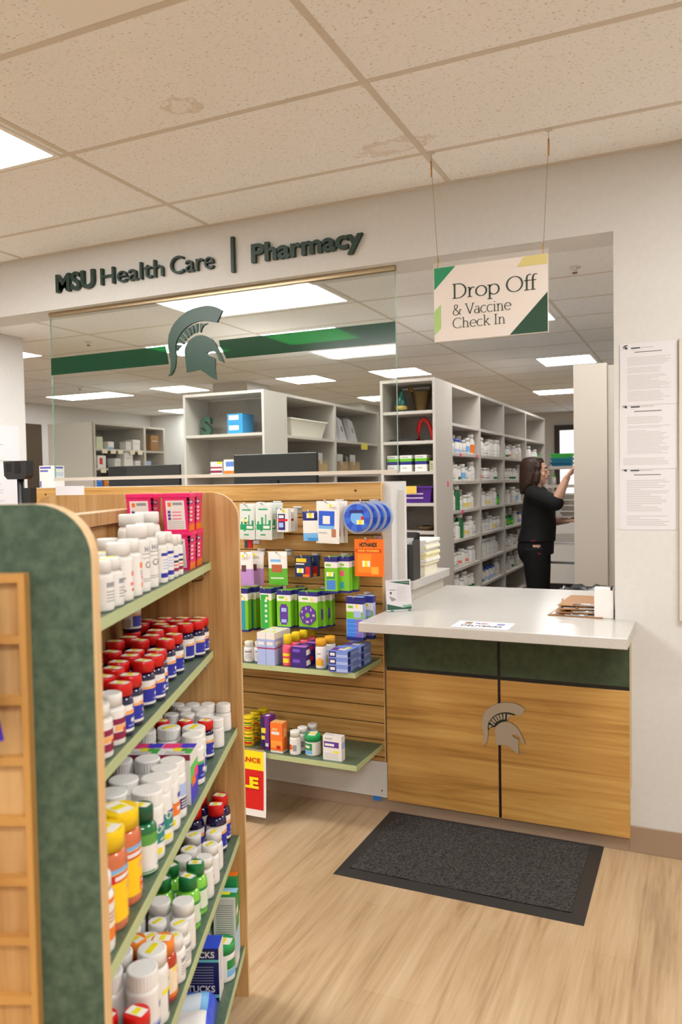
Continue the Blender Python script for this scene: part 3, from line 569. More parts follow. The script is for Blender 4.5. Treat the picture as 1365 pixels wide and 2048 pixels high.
hang_row('cotton_pad_bag',['front white bag with a blue diamond print, top row','middle white bag with blue diamond print, top row','rear white bag with blue diamond print, top row'],'bag',[-1.5,-1.492,-1.484],.118,1.23,1.417,[-.15,-.125,-.1],.014,W_,[(.14,.82,.36,.78,mat((40,90,210),.4)),(.3,.62,.48,.66,W_),(.15,.8,.36,.42,SKY),(.66,.86,.14,.34,mat((180,120,84),.5)),(.1,.5,.22,.26,TXTL)],'blue diamond bags',shape='pouch',sticker=(.56,.8,.87,.94),hlabel='chrome hook of the blue diamond white bags, top row')
# round blister discs
for i,(x,y) in enumerate(((-1.356,-.15),(-1.335,-.115),(-1.318,-.08),(-1.3,-.045))):
    t=thing('round_blister','blue round disc pack, '+('front one','second','third','rearmost')[i]+' on the rightmost top-row hook','blister pack',(x,y,1.273),0,'blue round discs'); k=MB(); BL1=mat((62,110,216),.3)
    for ring,(ra,rb,m) in enumerate(((0,.03,mat((120,180,240),.3)),(.03,.06,BL1))):
        for a in range(0,360,30):
            mm=m if (a//30)%2==0 or ring==0 else mat((44,84,196),.3)
            P=[(ra*math.sin(R(a)),ra*math.cos(R(a)))]+[(rb*math.sin(R(a+q)),rb*math.cos(R(a+q))) for q in (0,10,20,30)]+([(ra*math.sin(R(a+30)),ra*math.cos(R(a+30)))] if ra else [])
            k.prism(P,(0,-.012,.0715),(1,0,0),(0,0,1),(0,.008,0),mm)
    k.prism([(-.035,.02),(.03,.02),(.03,.034),(-.035,.034)],(0,-.0122,.0715),(1,0,0),(0,0,1),(0,-.0005,0),NAVY); k.prism([(.02,-.012),(.034,-.012),(.034,.006),(.02,.006)],(0,-.0122,.0715),(1,0,0),(0,0,1),(0,-.0005,0),RED); k.build('card',t)
    k=MB(); k.prism([(.0715*math.cos(R(q)),.0715*math.sin(R(q))) for q in range(0,360,10)],(0,-.0035,.0715),(1,0,0),(0,0,1),(0,.003,0),sheer('blister_shell',(200,210,230),(.92,.94,.97),.6)); k.build('shell',t)
    k=MB(); k.box(.0,.034,-.0135,-.0128,.042,.062,STICK); k.box(.01,.024,-.014,-.0135,.042,.062,YEL); k.build('price_sticker',t)
hook(-1.33,1.408,'rightmost chrome hook of the top row holding blue discs',-.16)
hang_row('cough_drop_bag',['front lilac and white bag beside the gondola','rear lilac and white bag beside the gondola'],'bag',[-1.918,-1.895],.068,1.025,1.184,[-.15,-.1],.014,W_,[(0,1,0,.5,mat((186,140,206),.4)),(.1,.5,.42,.6,mat((96,50,60),.5))],'lilac bags',shape='pouch',sticker=(.1,.6,.86,.93),hlabel='chrome hook of the lilac bags next to the gondola')
hang_row('bandage_bag',['green and white flat bag with brown bandage print'],'bag',[-1.765],.098,1.032,1.187,[-.13],.012,W_,[(0,1,0,.5,mat((90,176,50),.4)),(.17,.75,.4,.6,mat((178,92,60),.5)),(.1,.7,.68,.78,SKY),(.14,.8,.18,.24,W_)],None,hlabel='chrome hook holding the green bandage bag',shape='pouch')
hang_row('pain_relief_card',['navy pain relief card with yellow lettering','navy pain relief card behind the yellow-lettered one'],'blister pack',[-1.624,-1.612],.083,1.076,1.17,[-.14,-.1],.02,mat((26,44,84),.35),[(.08,.72,.72,.9,mat((240,200,40),.4)),(.66,.95,.05,.5,RED),(.5,.9,.02,.14,ORG),(.05,.6,.6,.66,W_)],'navy cards',sticker=(.12,.55,.2,.42),hlabel='chrome hook holding the navy pain relief cards')
PB=[(0,1,.86,1,NAVY),(0,1,.7,.86,W_),(.1,.5,.74,.8,LIME),(0,1,0,.06,NAVY)]
BLU2=mat((70,130,210),.35)
hang_row('pill_case_card',['lime card with blue round pill cases, left front','lime card with blue round pill cases, left rear'],'pill case',[-1.476,-1.463],.062,1.012,1.173,[-.15,-.1],.03,LIME,PB+[(.15,.85,.1,.36,BLU2),(.15,.8,.4,.55,GRN)],'lime round case cards',sticker=(.15,.7,.46,.58),right=[(0,1,.86,1,NAVY),(0,1,0,.06,NAVY),(0,1,.7,.86,W_)],hlabel='left chrome hook of the lime round pill cases')
hang_row('pill_case_card',['lime card with small pink round case, right front','lime card with small pink round case, right rear'],'pill case',[-1.418,-1.405],.05,1.014,1.175,[-.135,-.09],.03,LIME,PB+[(.1,.5,.46,.6,PINK),(.1,.5,.12,.3,TEAL)],'lime pink case cards',right=[(0,1,.86,1,NAVY),(0,1,0,.06,NAVY),(0,1,.7,.86,W_)],hlabel='right chrome hook of the lime pill cases')
pack('hand_warmer_pouch','bright orange hand warmer pouch at the right of slatwall','pouch',-1.376,-1.246,1.088,1.25,-.13,.016,mat((244,110,20),.35),[(.15,.85,.77,.9,mat((250,130,30),.4)),(.03,.97,.64,.74,mat((214,60,20),.4)),(.1,.6,.1,.6,mat((250,140,30),.4)),(.6,.85,.06,.26,mat((250,170,60),.4))],None,(),(.28,.55,.26,.42),None)
hw=[o for o in COL.objects if o.name.startswith('hand_warmer_pouch')][0]
link('lettering',text_mesh('HOTHANDS',mat((44,28,18),.5),w=.082,h=.02,depth=.0006,bold=.045),hw,loc=(-.042,-.0163,.128)); link('lettering',text_mesh('HAND WARMERS',mat((250,190,60),.5),w=.1,h=.01,depth=.0006,bold=.03),hw,loc=(-.05,-.0163,.107))
hook(-1.31,1.246,'chrome hook holding the orange hand warmer pouch',-.16)
SIDE=[(0,1,.88,1,NAVY),(0,1,0,.06,NAVY),(0,1,.74,.88,W_)]
def wk(labels,xs,w,z0,z1,ys,front,group,hl,d=.035):
    hang_row('pill_organizer_card',labels,'pill organizer',xs,w,z0,z1,ys,d,LIME,[(0,1,.88,1,NAVY),(0,1,.72,.88,W_),(.15,.55,.78,.84,LIME),(0,1,0,.05,NAVY)]+front,group,right=SIDE,sticker=(.5,.9,.74,.8),hlabel=hl)
wk(['teal-fronted lime pill organizer card, front, by the gondola','teal-fronted lime pill organizer card, rear, by the gondola'],[-1.934,-1.915],.06,.814,1.017,[-.15,-.1],[(.0,.75,.06,.72,TEAL)]+[(.2,.4,.1+.12*i,.16+.12*i,W_) for i in range(5)],'teal organizers','chrome hook of the teal-fronted pill organizers')
wk(['tall green pill organizer card, front','tall green pill organizer card, rear'],[-1.805,-1.79],.06,.826,1.022,[-.15,-.1],[(.05,.75,.06,.85,mat((50,170,70),.35))]+[(.4,.6,.2+.12*i,.26+.12*i,W_) for i in range(5)],'tall green organizers','chrome hook of the tall green pill organizers')
OV=[(.2,.8,.16,.58,PUR),(.28,.72,.1,.64,PUR),(.32,.68,.44,.54,LAV),(.32,.68,.16,.24,LAV)]
wk(['lime card with purple oval organizer, front','lime card with purple oval organizer, middle','lime card with purple oval organizer, rear'],[-1.714,-1.7,-1.686],.07,.843,1.016,[-.15,-.11,-.07],OV,'oval organizers','chrome hook of the purple oval organizers')
for i,(x,y,l) in enumerate(((-1.59,-.15,'lime card with purple seven-sided organizer, front'),(-1.574,-.112,'lime card with purple seven-sided organizer, middle'),(-1.558,-.074,'lime card with purple seven-sided organizer, rear'))):
    t=pack('pill_organizer_card',l,'pill organizer',x-.048,x+.048,.848,1.015,y,.034,LIME,[(0,1,.88,1,NAVY),(0,1,.72,.88,W_),(.2,.5,.78,.83,LIME),(0,1,0,.05,NAVY)],'seven sided organizers',SIDE,(.55,.85,.76,.82))
    k=MB(); hp=[(.043*math.sin(R(a*360/7+12)),.046*math.cos(R(a*360/7+12))) for a in range(7)]; k.prism(hp,(0,-.0345,.062),(1,0,0),(0,0,1),(0,-.004,0),PUR); k.prism([(.011*math.sin(R(a)),.011*math.cos(R(a))) for a in range(0,360,30)],(0,-.0387,.062),(1,0,0),(0,0,1),(0,-.0004,0),LIME); k.build('organizer_wheel',t)
    if i==0:
        for a,ch in enumerate('SMTWTFS'):
            an=R(a*360/7+38); me=text_mesh(ch,W_,h=.011,depth=.0005,bold=.02); link('day_letter',me,t,loc=(.029*math.sin(an)-.004,-.0386,.062+.031*math.cos(an)-.0055))
hook(-1.585,1.007,'chrome hook of the purple seven-sided organizers',-.19)
WB=[(0,1,.84,1,NAVY),(0,1,.66,.84,W_),(.1,.4,.74,.8,LIME),(0,1,.5,.66,LIME),(.45,.9,.53,.68,LAV),(.02,.55,.08,.49,mat((60,130,224),.3)),(.55,.98,.08,.49,mat((130,110,200),.3)),(0,1,0,.08,NAVY)]+[(.02,.98,.08+.1*i-.004,.08+.1*i+.004,SKY) for i in range(1,4)]
hang_row('pill_organizer_card',['blue weekly pill organizer card beside counter, front','blue weekly pill organizer card beside counter, rear'],'pill organizer',[-1.365,-1.34],.08,.81,1.0,[-.15,-.1],.03,LAV,WB,'weekly organizers',sticker=(.5,.8,.76,.83),right=[(0,1,.84,1,NAVY),(0,1,0,.08,NAVY)],hlabel='chrome hook of the blue weekly pill organizers')
pack('lozenge_bag','dark red packet edge under silver bags beside the gondola','packet',-1.965,-1.925,1.196,1.235,-.09,.01,RED,[(0,.5,0,1,mat((60,50,70),.5))])
hook(-1.945,1.2305,'chrome hook of the dark red packet beside the gondola',-.12)
# ================================================================== bottles
BW=mat((230,227,222),.32); BNAVY=mat((24,18,66),.12,0,.6,.5); CRED=mat((214,22,20),.3); CW=mat((234,231,227),.4); CYEL=mat((246,206,16),.35); CGRN=mat((18,84,54),.3); BGRN=mat((20,110,62),.12,0,.6,.5)
CORG=mat((246,140,44),.35); BAMB=mat((178,52,18),.12,0,.6,.5); BLIME=mat((116,190,60),.12,0,.6,.4); GUM=mat((206,110,70),.12,0,.6,.5); YLAB=mat((250,202,20),.35); LB=mat((36,44,160),.35); MAR=mat((140,26,70),.35); LTXT=mat((150,150,156),.5); OL=mat((240,176,110),.4)
TEALG=mat((30,134,124),.35); ORL=mat((236,120,44),.35); GRL=mat((60,184,110),.4); PKL=mat((240,120,110),.4)
def rows(a0,a1,v0,v1,n,m): return [(a0,a1-(a1-a0)*.25*(i%3)/2,v0+(v1-v0)*(i+.2)/n,v0+(v1-v0)*(i+.6)/n,m) for i in range(n)]
BAR=[(-88+4*i+(i%3),-86+4*i+(i%2),.12,.3,TXTD) for i in range(8)]
NM=[(-66,92,.1,.7,LB),(-66,92,.64,.75,OL),(-20,60,.74,.78,ORG),(20,50,.82,.94,LB),(50,66,.84,.93,RED),(5,60,.34,.48,W_),(-10,55,.2,.24,LAV)]+[(-100,-76,.1+.05*i,.12+.05*i,TXTD) for i in range(8)]
K={
'white_small':dict(r=.024,h=.091,rn=.017,rc=.0195,hc=.022,sh=.062,b=BW,c=CW,l=(.012,.056,WHITEP,BAR[:]+[(-20,60,.7,.9,LTXT)]+rows(-20,60,.1,.6,4,LTXT)),st='y'),
'white_medium':dict(r=.0275,h=.113,rn=.02,rc=.0225,hc=.024,sh=.078,b=BW,c=CW,l=(.012,.072,WHITEP,[(10,60,.6,.75,PKL),(0,50,.3,.4,PKL),(10,60,.12,.2,RED)]+rows(-90,-20,.1,.9,6,LTXT))),
'orange_print':dict(r=.025,h=.115,rn=.019,rc=.021,hc=.024,sh=.08,b=BW,c=CW,l=(.012,.074,WHITEP,[(-10,60,.72,.9,ORL),(0,50,.36,.48,PINK),(0,60,.1,.26,ORL)]+rows(-10,40,.5,.66,2,LTXT))),
'plain_tall':dict(r=.026,h=.14,rn=.019,rc=.0215,hc=.026,sh=.102,b=BW,c=CW,l=(.012,.096,WHITEP,[(-40,50,.8,.815,TXTD),(-40,50,.70,.71,TXTD)]+rows(-40,30,.12,.22,2,LTXT)),txt=[('MALT',.084,.011,LTXT),('CAL',.05,.014,TXT)]),
'white_jug':dict(r=.031,h=.157,rn=.025,rc=.0285,hc=.026,sh=.11,b=BW,c=CW,l=None),
'blue_print':dict(r=.0205,h=.113,rn=.016,rc=.0175,hc=.024,sh=.078,b=BW,c=CW,l=(.01,.072,WHITEP,[(-40,60,.84,.95,LB),(-45,60,.05,.22,LB)]+rows(-30,40,.34,.76,4,LAV))),
'purple_print':dict(r=.018,h=.1,rn=.014,rc=.0155,hc=.022,sh=.068,b=BW,c=CW,l=(.01,.062,WHITEP,[(-60,60,.5,.6,TXTD),(-60,60,.1,.26,MAR),(-40,50,.74,.84,LB),(-40,60,.34,.42,PKL)])),
'red_cap':dict(r=.0242,h=.1,rn=.0175,rc=.0232,hc=.022,sh=.062,b=BNAVY,c=CRED,l=(.009,.06,WHITEP,NM),st='w'),
'maroon_print':dict(r=.026,h=.095,rn=.019,rc=.0215,hc=.022,sh=.064,b=BW,c=CW,l=(.012,.058,WHITEP,[(-80,80,.6,.84,MAR),(-80,80,.0,.3,MAR),(-30,60,.34,.58,OL),(10,60,.3,.42,RED)])),
'white_pill':dict(r=.0215,h=.077,rn=.0175,rc=.0205,hc=.021,sh=.048,b=BW,c=CW,l=(.008,.046,WHITEP,[(10,80,.12,.8,PKL)]+rows(20,70,.2,.7,4,W_)),ribs=.0004),
'white_pill_green':dict(r=.0215,h=.077,rn=.0175,rc=.0205,hc=.021,sh=.048,b=BW,c=CW,l=(.008,.046,WHITEP,[(10,80,.1,.7,GRL)]+rows(20,70,.2,.6,3,W_)),ribs=.0004),
'red_cap_small':dict(r=.0205,h=.097,rn=.015,rc=.0198,hc=.021,sh=.064,b=BNAVY,c=CRED,l=(.008,.062,WHITEP,NM),st='w'),
'wide_white':dict(r=.029,h=.112,rn=.025,rc=.028,hc=.024,sh=.076,b=BW,c=CW,l=(.01,.07,WHITEP,[(-10,70,.1,.5,LB),(0,60,.6,.8,GRL)]),ribs=.0005,st='s'),
'wide_white_blue':dict(r=.0265,h=.116,rn=.0225,rc=.025,hc=.024,sh=.08,b=BW,c=CW,l=(.008,.074,WHITEP,NM[:2]+[(-48,75,.62,.72,GRL)]+NM[3:]),ribs=.0005),
'daily_teal':dict(r=.0305,h=.129,rn=.027,rc=.0295,hc=.024,sh=.09,b=BW,c=CW,l=(.01,.084,WHITEP,[(-55,75,.3,.72,TEALG),(5,50,.8,.92,LB),(-30,60,.72,.78,LB),(-50,-10,.03,.18,YEL)]+rows(-20,60,.34,.44,1,W_)),ribs=.0005,txt=[('One-D',.052,.014,W_)]),
'daily_orange':dict(r=.029,h=.126,rn=.0255,rc=.028,hc=.024,sh=.088,b=BW,c=CW,l=(.01,.082,WHITEP,[(-30,75,.3,.66,ORL),(5,50,.78,.92,LB),(50,70,.8,.9,RED),(-50,-10,.03,.2,YEL),(0,60,.44,.54,W_)]),ribs=.0005),
'daily_navy':dict(r=.028,h=.121,rn=.0245,rc=.027,hc=.024,sh=.084,b=BW,c=CW,l=(.01,.078,WHITEP,[(-70,75,.16,.5,mat((44,34,110),.35)),(-70,75,.56,.95,LAV)]+rows(-20,60,.2,.46,3,W_)),ribs=.0005),
'green_herbal':dict(r=.027,h=.123,rn=.017,rc=.0215,hc=.026,sh=.08,b=BGRN,c=CGRN,l=(.006,.076,WHITEP,[(-90,90,.72,1,mat((90,160,70),.4)),(20,50,.8,.94,LIME),(-90,-10,.02,.06,GRN),(0,40,.1,.16,TEAL)]),st='w'),
'gummy_jar':dict(r=.036,h=.158,rn=.029,rc=.033,hc=.03,sh=.108,b=GUM,c=CYEL,l=(.016,.1,YLAB,[(-40,75,.74,.9,RED),(-30,65,.78,.86,W_),(-60,75,.92,1,SKY),(15,75,.03,.3,mat((228,56,24),.4)),(20,70,.06,.1,W_),(20,70,.2,.24,W_),(10,40,.5,.66,OL)]+[(-70,-62,.2,.6,ORG)]),st='w'),
'orange_stripe':dict(r=.026,h=.118,rn=.02,rc=.0225,hc=.024,sh=.082,b=BW,c=CW,l=(.012,.086,WHITEP,[(-180,180,.86,.96,ORG),(-180,180,.1,.36,ORG),(-180,180,.42,.72,mat((244,214,182),.4))]+rows(-40,50,.46,.7,3,TXT))),
'red_cap_large':dict(r=.0285,h=.131,rn=.019,rc=.0225,hc=.027,sh=.082,b=BNAVY,c=CRED,l=(.012,.078,WHITEP,NM+[(-95,-55,.5,.54,RED),(-95,-55,.58,.62,RED)]),st='w'),
'white_sticker':dict(r=.0235,h=.1,rn=.018,rc=.021,hc=.023,sh=.066,b=BW,c=CW,l=(.01,.06,WHITEP,[(20,75,.66,.76,PKL),(20,75,.4,.48,TEAL),(10,70,.1,.2,PKL)]),st='s'),
'white_plain':dict(r=.0235,h=.1,rn=.018,rc=.021,hc=.023,sh=.066,b=BW,c=CW,l=(.01,.06,WHITEP,[(10,75,.7,.86,TXTD),(20,75,.3,.48,LB),(10,70,.1,.16,TEAL)])),
'green_vitamin':dict(r=.0275,h=.119,rn=.0165,rc=.021,hc=.026,sh=.07,b=mat((126,204,66),.12,0,.6,.4),c=mat((24,118,62),.3),l=(.014,.066,mat((214,226,204),.35),[(-180,180,.88,1,GRN),(10,70,.4,.6,GRN),(-180,180,0,.06,GRN)]),st='w'),
'pink_band':dict(r=.0255,h=.106,rn=.0215,rc=.024,hc=.025,sh=.072,b=BW,c=CW,l=(.01,.066,WHITEP,[(20,90,.86,.98,PKL),(20,90,.04,.14,PKL),(30,60,.6,.7,PKL)]+rows(30,70,.26,.5,2,TXTD))),
'amber_orange':dict(r=.0265,h=.121,rn=.019,rc=.0225,hc=.026,sh=.076,b=BAMB,c=CORG,l=(.012,.07,mat((244,222,190),.35),[(-180,180,0,.12,ORG),(10,60,.66,.8,PINK),(-20,20,.84,.96,YEL),(10,70,.3,.5,OL)]),st='w'),
'big_purple':dict(r=.03,h=.138,rn=.024,rc=.0275,hc=.027,sh=.094,b=BW,c=CW,l=(.014,.086,WHITEP,[(0,80,.02,.6,mat((54,24,104),.35)),(-30,60,.6,.72,YEL),(10,50,.84,.94,LB),(20,70,.3,.4,W_)]),st='s'),
'big_blue':dict(r=.03,h=.141,rn=.027,rc=.0285,hc=.029,sh=.1,b=BW,c=CW,l=(.012,.088,WHITEP,[(-70,80,.1,.42,mat((64,76,150),.35)),(20,50,.74,.9,LB),(50,66,.76,.88,PKL),(-30,60,.42,.5,LAV),(-10,60,.24,.32,W_)]),ribs=.0005),
'green_powder':dict(r=.033,h=.1,rn=.03,rc=.034,hc=.022,sh=.07,b=BW,c=mat((30,160,84),.35),l=(.01,.066,WHITEP,[(-60,40,.45,.9,GRN),(-60,30,.1,.42,SKY)]),st='w'),
}
MC={}
def bottle_meshes(kind):
    if kind in MC: return MC[kind]
    s=K[kind]; out=[]; r,h,rn,rc,hc,sh=s['r'],s['h'],s['rn'],s['rc'],s['hc'],s['sh']; zc=h-hc
    p=[(0,0),(r-.004,0),(r-.0008,.0015),(r,.005),(r,sh)]
    for i in range(1,6): a=i/6*math.pi/2; p.append((rn+(r-rn)*math.cos(a),sh+(zc-.004-sh)*math.sin(a)))
    p+=[(rn,zc-.004),(rn,zc+.004),(0,zc+.004)]
    out.append(('body',MB().lathe(p,s['b'],28).mesh('body')))
    rb=s.get('ribs',0); k=MB(); k.lathe([(rc-.003,zc-.001),(rc,zc-.001),(rc,h-.003)],s['c'],56 if rb else 28,ribs=rb); k.lathe([(rc,h-.003),(rc-.0008,h-.001),(rc-.003,h),(rc*.8,h),(rc*.78,h-.0004),(0,h-.0004)],s['c'],56 if rb else 28,ribs=1e-9); k.lathe([(0,zc),(rc-.003,zc-.001)],s['c'],28)
    out.append(('cap',k.mesh('cap')))
    if s['l']:
        z0,z1,base,rc_=s['l']; k=MB().label(r+.0004,z0,z1,rc_,base)
        for (tx,z,hh,m) in s.get('txt',()):
            me=text_mesh(tx,m,h=hh,depth=.001,bold=.012); w=max(v.co.x for v in me.vertices); me2=[]
            for v in me.vertices: a=(v.co.x-w/2)/(r+.0006)+R(12); q=r+.0007; me2.append((q*math.sin(a),-q*math.cos(a),v.co.z+z))
            k.add(me2,[tuple(p.vertices) for p in me.polygons],m)
        out.append(('label',k.mesh('label')))
    st=s.get('st')
    if st:
        k=MB(); a=rc*.74
        if st in 'w': k.box(-a,a,-a*.62,a*.62,h-.0008,h+.0004,STICK); k.box(-a*.34,a*.34,-a*.5,a*.5,h+.0004,h+.0008,YEL)
        else: k.box(-a*.8,a*.8,-a*.3,a*.3,h-.0008,h+.0005,YEL)
        out.append(('price_sticker',k.mesh('price_sticker')))
    MC[kind]=out; return out
BR=random.Random(21)
def bottle(kind,name,label,cat,loc,rotz,group=None):
    t=thing(name,label,cat,loc,rotz,group)
    for n,me in bottle_meshes(kind):
        o=link(n,me,cp if n=='price_sticker' else t)
        if n=='cap': cp=o
        if n=='price_sticker': o.rotation_euler[2]=R((88 if 'w' in K[kind]['st'] else -12)+BR.uniform(-14,14)); o.matrix_parent_inverse.identity()
    return t
# ================================================================== gondola
PHI=R(112.6); GA=Vector((math.cos(PHI),math.sin(PHI),0)); GB=Vector((math.sin(PHI),-math.cos(PHI),0))
def gw(s,t,z=0): v=GA*s+GB*t; return (v.x,v.y,z)
gon=thing('display_gondola','oak double-sided display gondola with green end panel and shelves of bottles','gondola',gw(-1.405,-1.942),PHI)
lx=lambda s:s+1.405
ly=lambda t:-(t+1.942)
def endpanel(s0,s1,green):
    o=MB(); hw=.303; rr=.075; n=8
    P=[(-hw,0),(hw,0),(hw,1.476-rr)]+[(hw-rr+rr*math.cos(R(90*i/n)),1.476-rr+rr*math.sin(R(90*i/n))) for i in range(1,n+1)]+[(-hw+rr-rr*math.sin(R(90*i/n)),1.476-rr+rr*math.cos(R(90*i/n))) for i in range(0,n+1)]
    from mathutils.geometry import tessellate_polygon
    tri=tessellate_polygon([[Vector((a,b,0)) for a,b in P]]); m=len(P)
    o.add([(s0,a,b) for a,b in P],[tuple(t) for t in tri],GREENLAM if green else OAK); o.add([(s1,a,b) for a,b in P],[tuple(t) for t in tri],OAK)
    ob=o.build('end_panel',gon)
    o=MB(); o.add([(s0,a,b) for a,b in P]+[(s1,a,b) for a,b in P],[(i,(i+1)%m,m+(i+1)%m,m+i) for i in range(m)],BAND); o.build('edge_banding',ob)
endpanel(lx(-2.02),lx(-1.99),True); endpanel(lx(-.812),lx(-.79),False)
MB().box(lx(-1.99),lx(-.812),-.009,.009,.1,1.40,OAK).build('spine_panel',gon); MB().box(lx(-1.989),lx(-.813),-.03,.03,1.405,1.436,OAK).build('top_rail',gon)
MB().box(lx(-1.99),lx(-.812),-.22,.22,0,.1,mat((60,52,44),.6)).build('plinth',gon)
SHZ=[(1.277,-1.722),(1.022,-1.722),(.797,-1.657),(.481,-1.657),(.152,-1.648)]
for z,t in SHZ:
    for sg in (1,-1):
        d=-ly(t)  # distance of the front edge from the spine
        k=MB(); y0,y1=sorted((-sg*.0095,-sg*d)); k.box(lx(-1.989),lx(-.813),y0,y1,z-.021,z,GREENTOP)
        ya,yb=sorted((-sg*d,-sg*(d+.002))); k.box(lx(-1.989),lx(-.813),ya,yb,z-.021,z,GREENEDGE); sh=k.build('shelf',gon)
        if sg==1:
            for ss in (-1.975,-.828):
                k=MB(); k.tube([(lx(ss),-d+.05,z-.026),(lx(ss),-d+.022,z-.03),(lx(ss),-d+.014,z-.04),(lx(ss),-d+.022,z-.05),(lx(ss),-d+.05,z-.054)],.003,CHROME,8); k.build('shelf_bracket',sh)
# small oak rail display on the near green end
t=thing('end_display','oak display frame with recessed panels on the green gondola end','display frame',gw(-2.0205,-1.942),PHI)
fw=.219; k=MB(); k.box(-.004,0,-fw,fw,.1,1.385,SLATBR); k.build('recessed_panel',t)
k=MB(); k.box(-.017,-.0042,-fw,-fw+.009,.1,1.385,SLATRAIL).box(-.017,-.0042,fw-.009,fw,.1,1.385,SLATRAIL); k.build('side_rail',t)
k=MB(); zz=1.379
while zz>.1: k.box(-.016,-.0042,-fw+.0091,fw-.0091,zz-.0055,zz+.0055,SLATRAIL); zz-=.0812
k.build('cross_rail',t)
for (z,tt,l,m,h,dz) in ((1.17,-1.755,'purple packet hanging on the gondola end at the left photo edge',mat((70,40,190),.3),.2,0),(.9,-1.785,'red packet hanging low on the gondola end display at left',RED,.17,0)):
    o=thing('hanging_packet',l,'packet',gw(-2.07,tt-.04,z-.005),PHI); k=MB(); n=8; g0=len(k.v)
    for j in range(n+1):
        v=j/n; b=.018*max(0,math.sin(math.pi*v))**.6
        for i in range(7):
            u=i/6; k.v.append((-.004-b*math.sin(math.pi*u),.055-.11*u,h*v))
        for i in range(7):
            u=i/6; k.v.append((.0+b*math.sin(math.pi*u),.055-.11*u,h*v))
    for j in range(n):
        for i in range(6):
            for q in (0,7): k.f.append((g0+j*14+q+i,g0+j*14+q+i+1,g0+(j+1)*14+q+i+1,g0+(j+1)*14+q+i)); k.m.append(k.mi(m)); k.sm.append(True)
    k.build('body',o); o.rotation_euler[0]=R(-11)
    hk=thing('display_hook','hook behind the '+('purple' if z>1 else 'red')+' packet on the gondola end','hook',gw(-2.0425,tt-.04-h*.191,z-.005+h*.982+.004),PHI,'hooks on the gondola end'); k=MB(); k.box(-.004,0,-.018,.018,-.015,.01,CHROME); k.build('back_plate',hk); k=MB(); k.tube([(-.004,0,0),(-.09,0,0),(-.1,0,.01)],.0025,CHROME,8); k.build('rod',hk)
# ------------------------------------------------------------------ stock on the gondola
NUM={}
def place(items,shelf,z,where,ring):
    """items: (kind,s,t,desc,name,cat) -> every description is made unique by its row and order from the near end"""
    by={}
    for it in items: by.setdefault(it[3],[]).append(it)
    for d,L_ in by.items():
        rowsx={}
        for it in L_:
            q=ly(it[2]); r_='front row' if q<ring[0] else ('middle row' if q<ring[1] else 'back row'); q=rowsx.setdefault(r_,[]); q.append(it)
        for r_,q in rowsx.items():
            q.sort(key=lambda i:i[1])
            for n,it in enumerate(q):
                if len(L_)==1: lab='%s on the %s'%(d,where)
                elif len(q)==1: lab='%s in %s, %s'%(d,r_.replace('row','row') if 0 else r_,where)
                else: lab='%s, %s from near end, %s, %s'%(d,ORD[n],r_,where)
                bottle(it[0],it[4],lab,it[5],gw(it[1],it[2],z+.0003),PHI+R(-16+BR.uniform(-12,12)),None if len(L_)==1 else d+' '+where)
S1=[('white_small',-1.672,-1.748,'small white bottle with barcode'),('white_small',-1.615,-1.748,'small white bottle with barcode'),('white_medium',-1.553,-1.752,'white bottle with pink print'),('orange_print',-1.49,-1.75,'white bottle with orange print'),
('plain_tall',-1.427,-1.752,'tall white bottle with grey lettering'),('plain_tall',-1.362,-1.752,'tall white bottle with grey lettering'),('blue_print',-1.283,-1.746,'slim white bottle with blue bands'),('blue_print',-1.226,-1.746,'slim white bottle with blue bands'),('purple_print',-1.176,-1.744,'narrow white bottle with maroon band'),('purple_print',-1.13,-1.744,'narrow white bottle with maroon band'),
('white_small',-1.505,-1.803,'small plain white bottle'),('white_medium',-1.43,-1.812,'plain white bottle'),('white_jug',-1.262,-1.812,'large white jug bottle'),('white_jug',-1.13,-1.812,'large white jug bottle')]
place([(k_,s,t,d,'supplement_bottle','bottle') for k_,s,t,d in S1],1,1.277,'top gondola shelf',(-.155,-.1))
S2=[(-1.57,-1.75),(-1.506,-1.75),(-1.38,-1.759),(-1.328,-1.751),(-1.149,-1.77),(-1.083,-1.766),(-0.935,-1.772),(-0.889,-1.751),(-0.839,-1.75),(-1.516,-1.8),(-1.446,-1.803),(-1.389,-1.81),(-1.328,-1.804),(-1.278,-1.808),(-1.272,-1.759),(-1.286,-1.858),(-1.164,-1.89),(-1.115,-1.871),(-1.041,-1.885),(-1.154,-1.832),(-1.095,-1.819),(-1.027,-1.828),(-0.937,-1.837),(-0.925,-1.895),(-0.861,-1.896),(-0.89,-1.855),(-0.839,-1.85),(-0.889,-1.805),(-0.974,-1.804),(-0.839,-1.8)]
place([('red_cap',s,t,'red-capped navy bottle','vitamin_bottle','bottle') for s,t in S2],2,1.022,'second shelf',(-.155,-.092))
bottle('red_cap','vitamin_bottle','red-capped navy bottle stacked on another at the back of second shelf','bottle',gw(-1.041,-1.885,1.1235),PHI)
place([('maroon_print',-1.623,-1.752,'white bottle with maroon bands','vitamin_bottle','bottle'),('maroon_print',-1.694,-1.752,'white bottle with maroon bands','vitamin_bottle','bottle')],2,1.022,'second shelf',(-.155,-.1))
S3=[('white_pill',s,t,'small white ribbed-cap pill bottle') for s,t in ((-.836,-1.822),(-.836,-1.778),(-.836,-1.734),(-.836,-1.69),(-.877,-1.794),(-.877,-1.75),(-.934,-1.815),(-.934,-1.771),(-.94,-1.727),(-.946,-1.857))]+[('white_pill_green',-.975,-1.685,'small white pill bottle with green label')]
S3+=[('red_cap_small',s,t,'slim red-capped navy bottle') for s,t in ((-1.062,-1.807),(-1.062,-1.747),(-1.061,-1.695))]
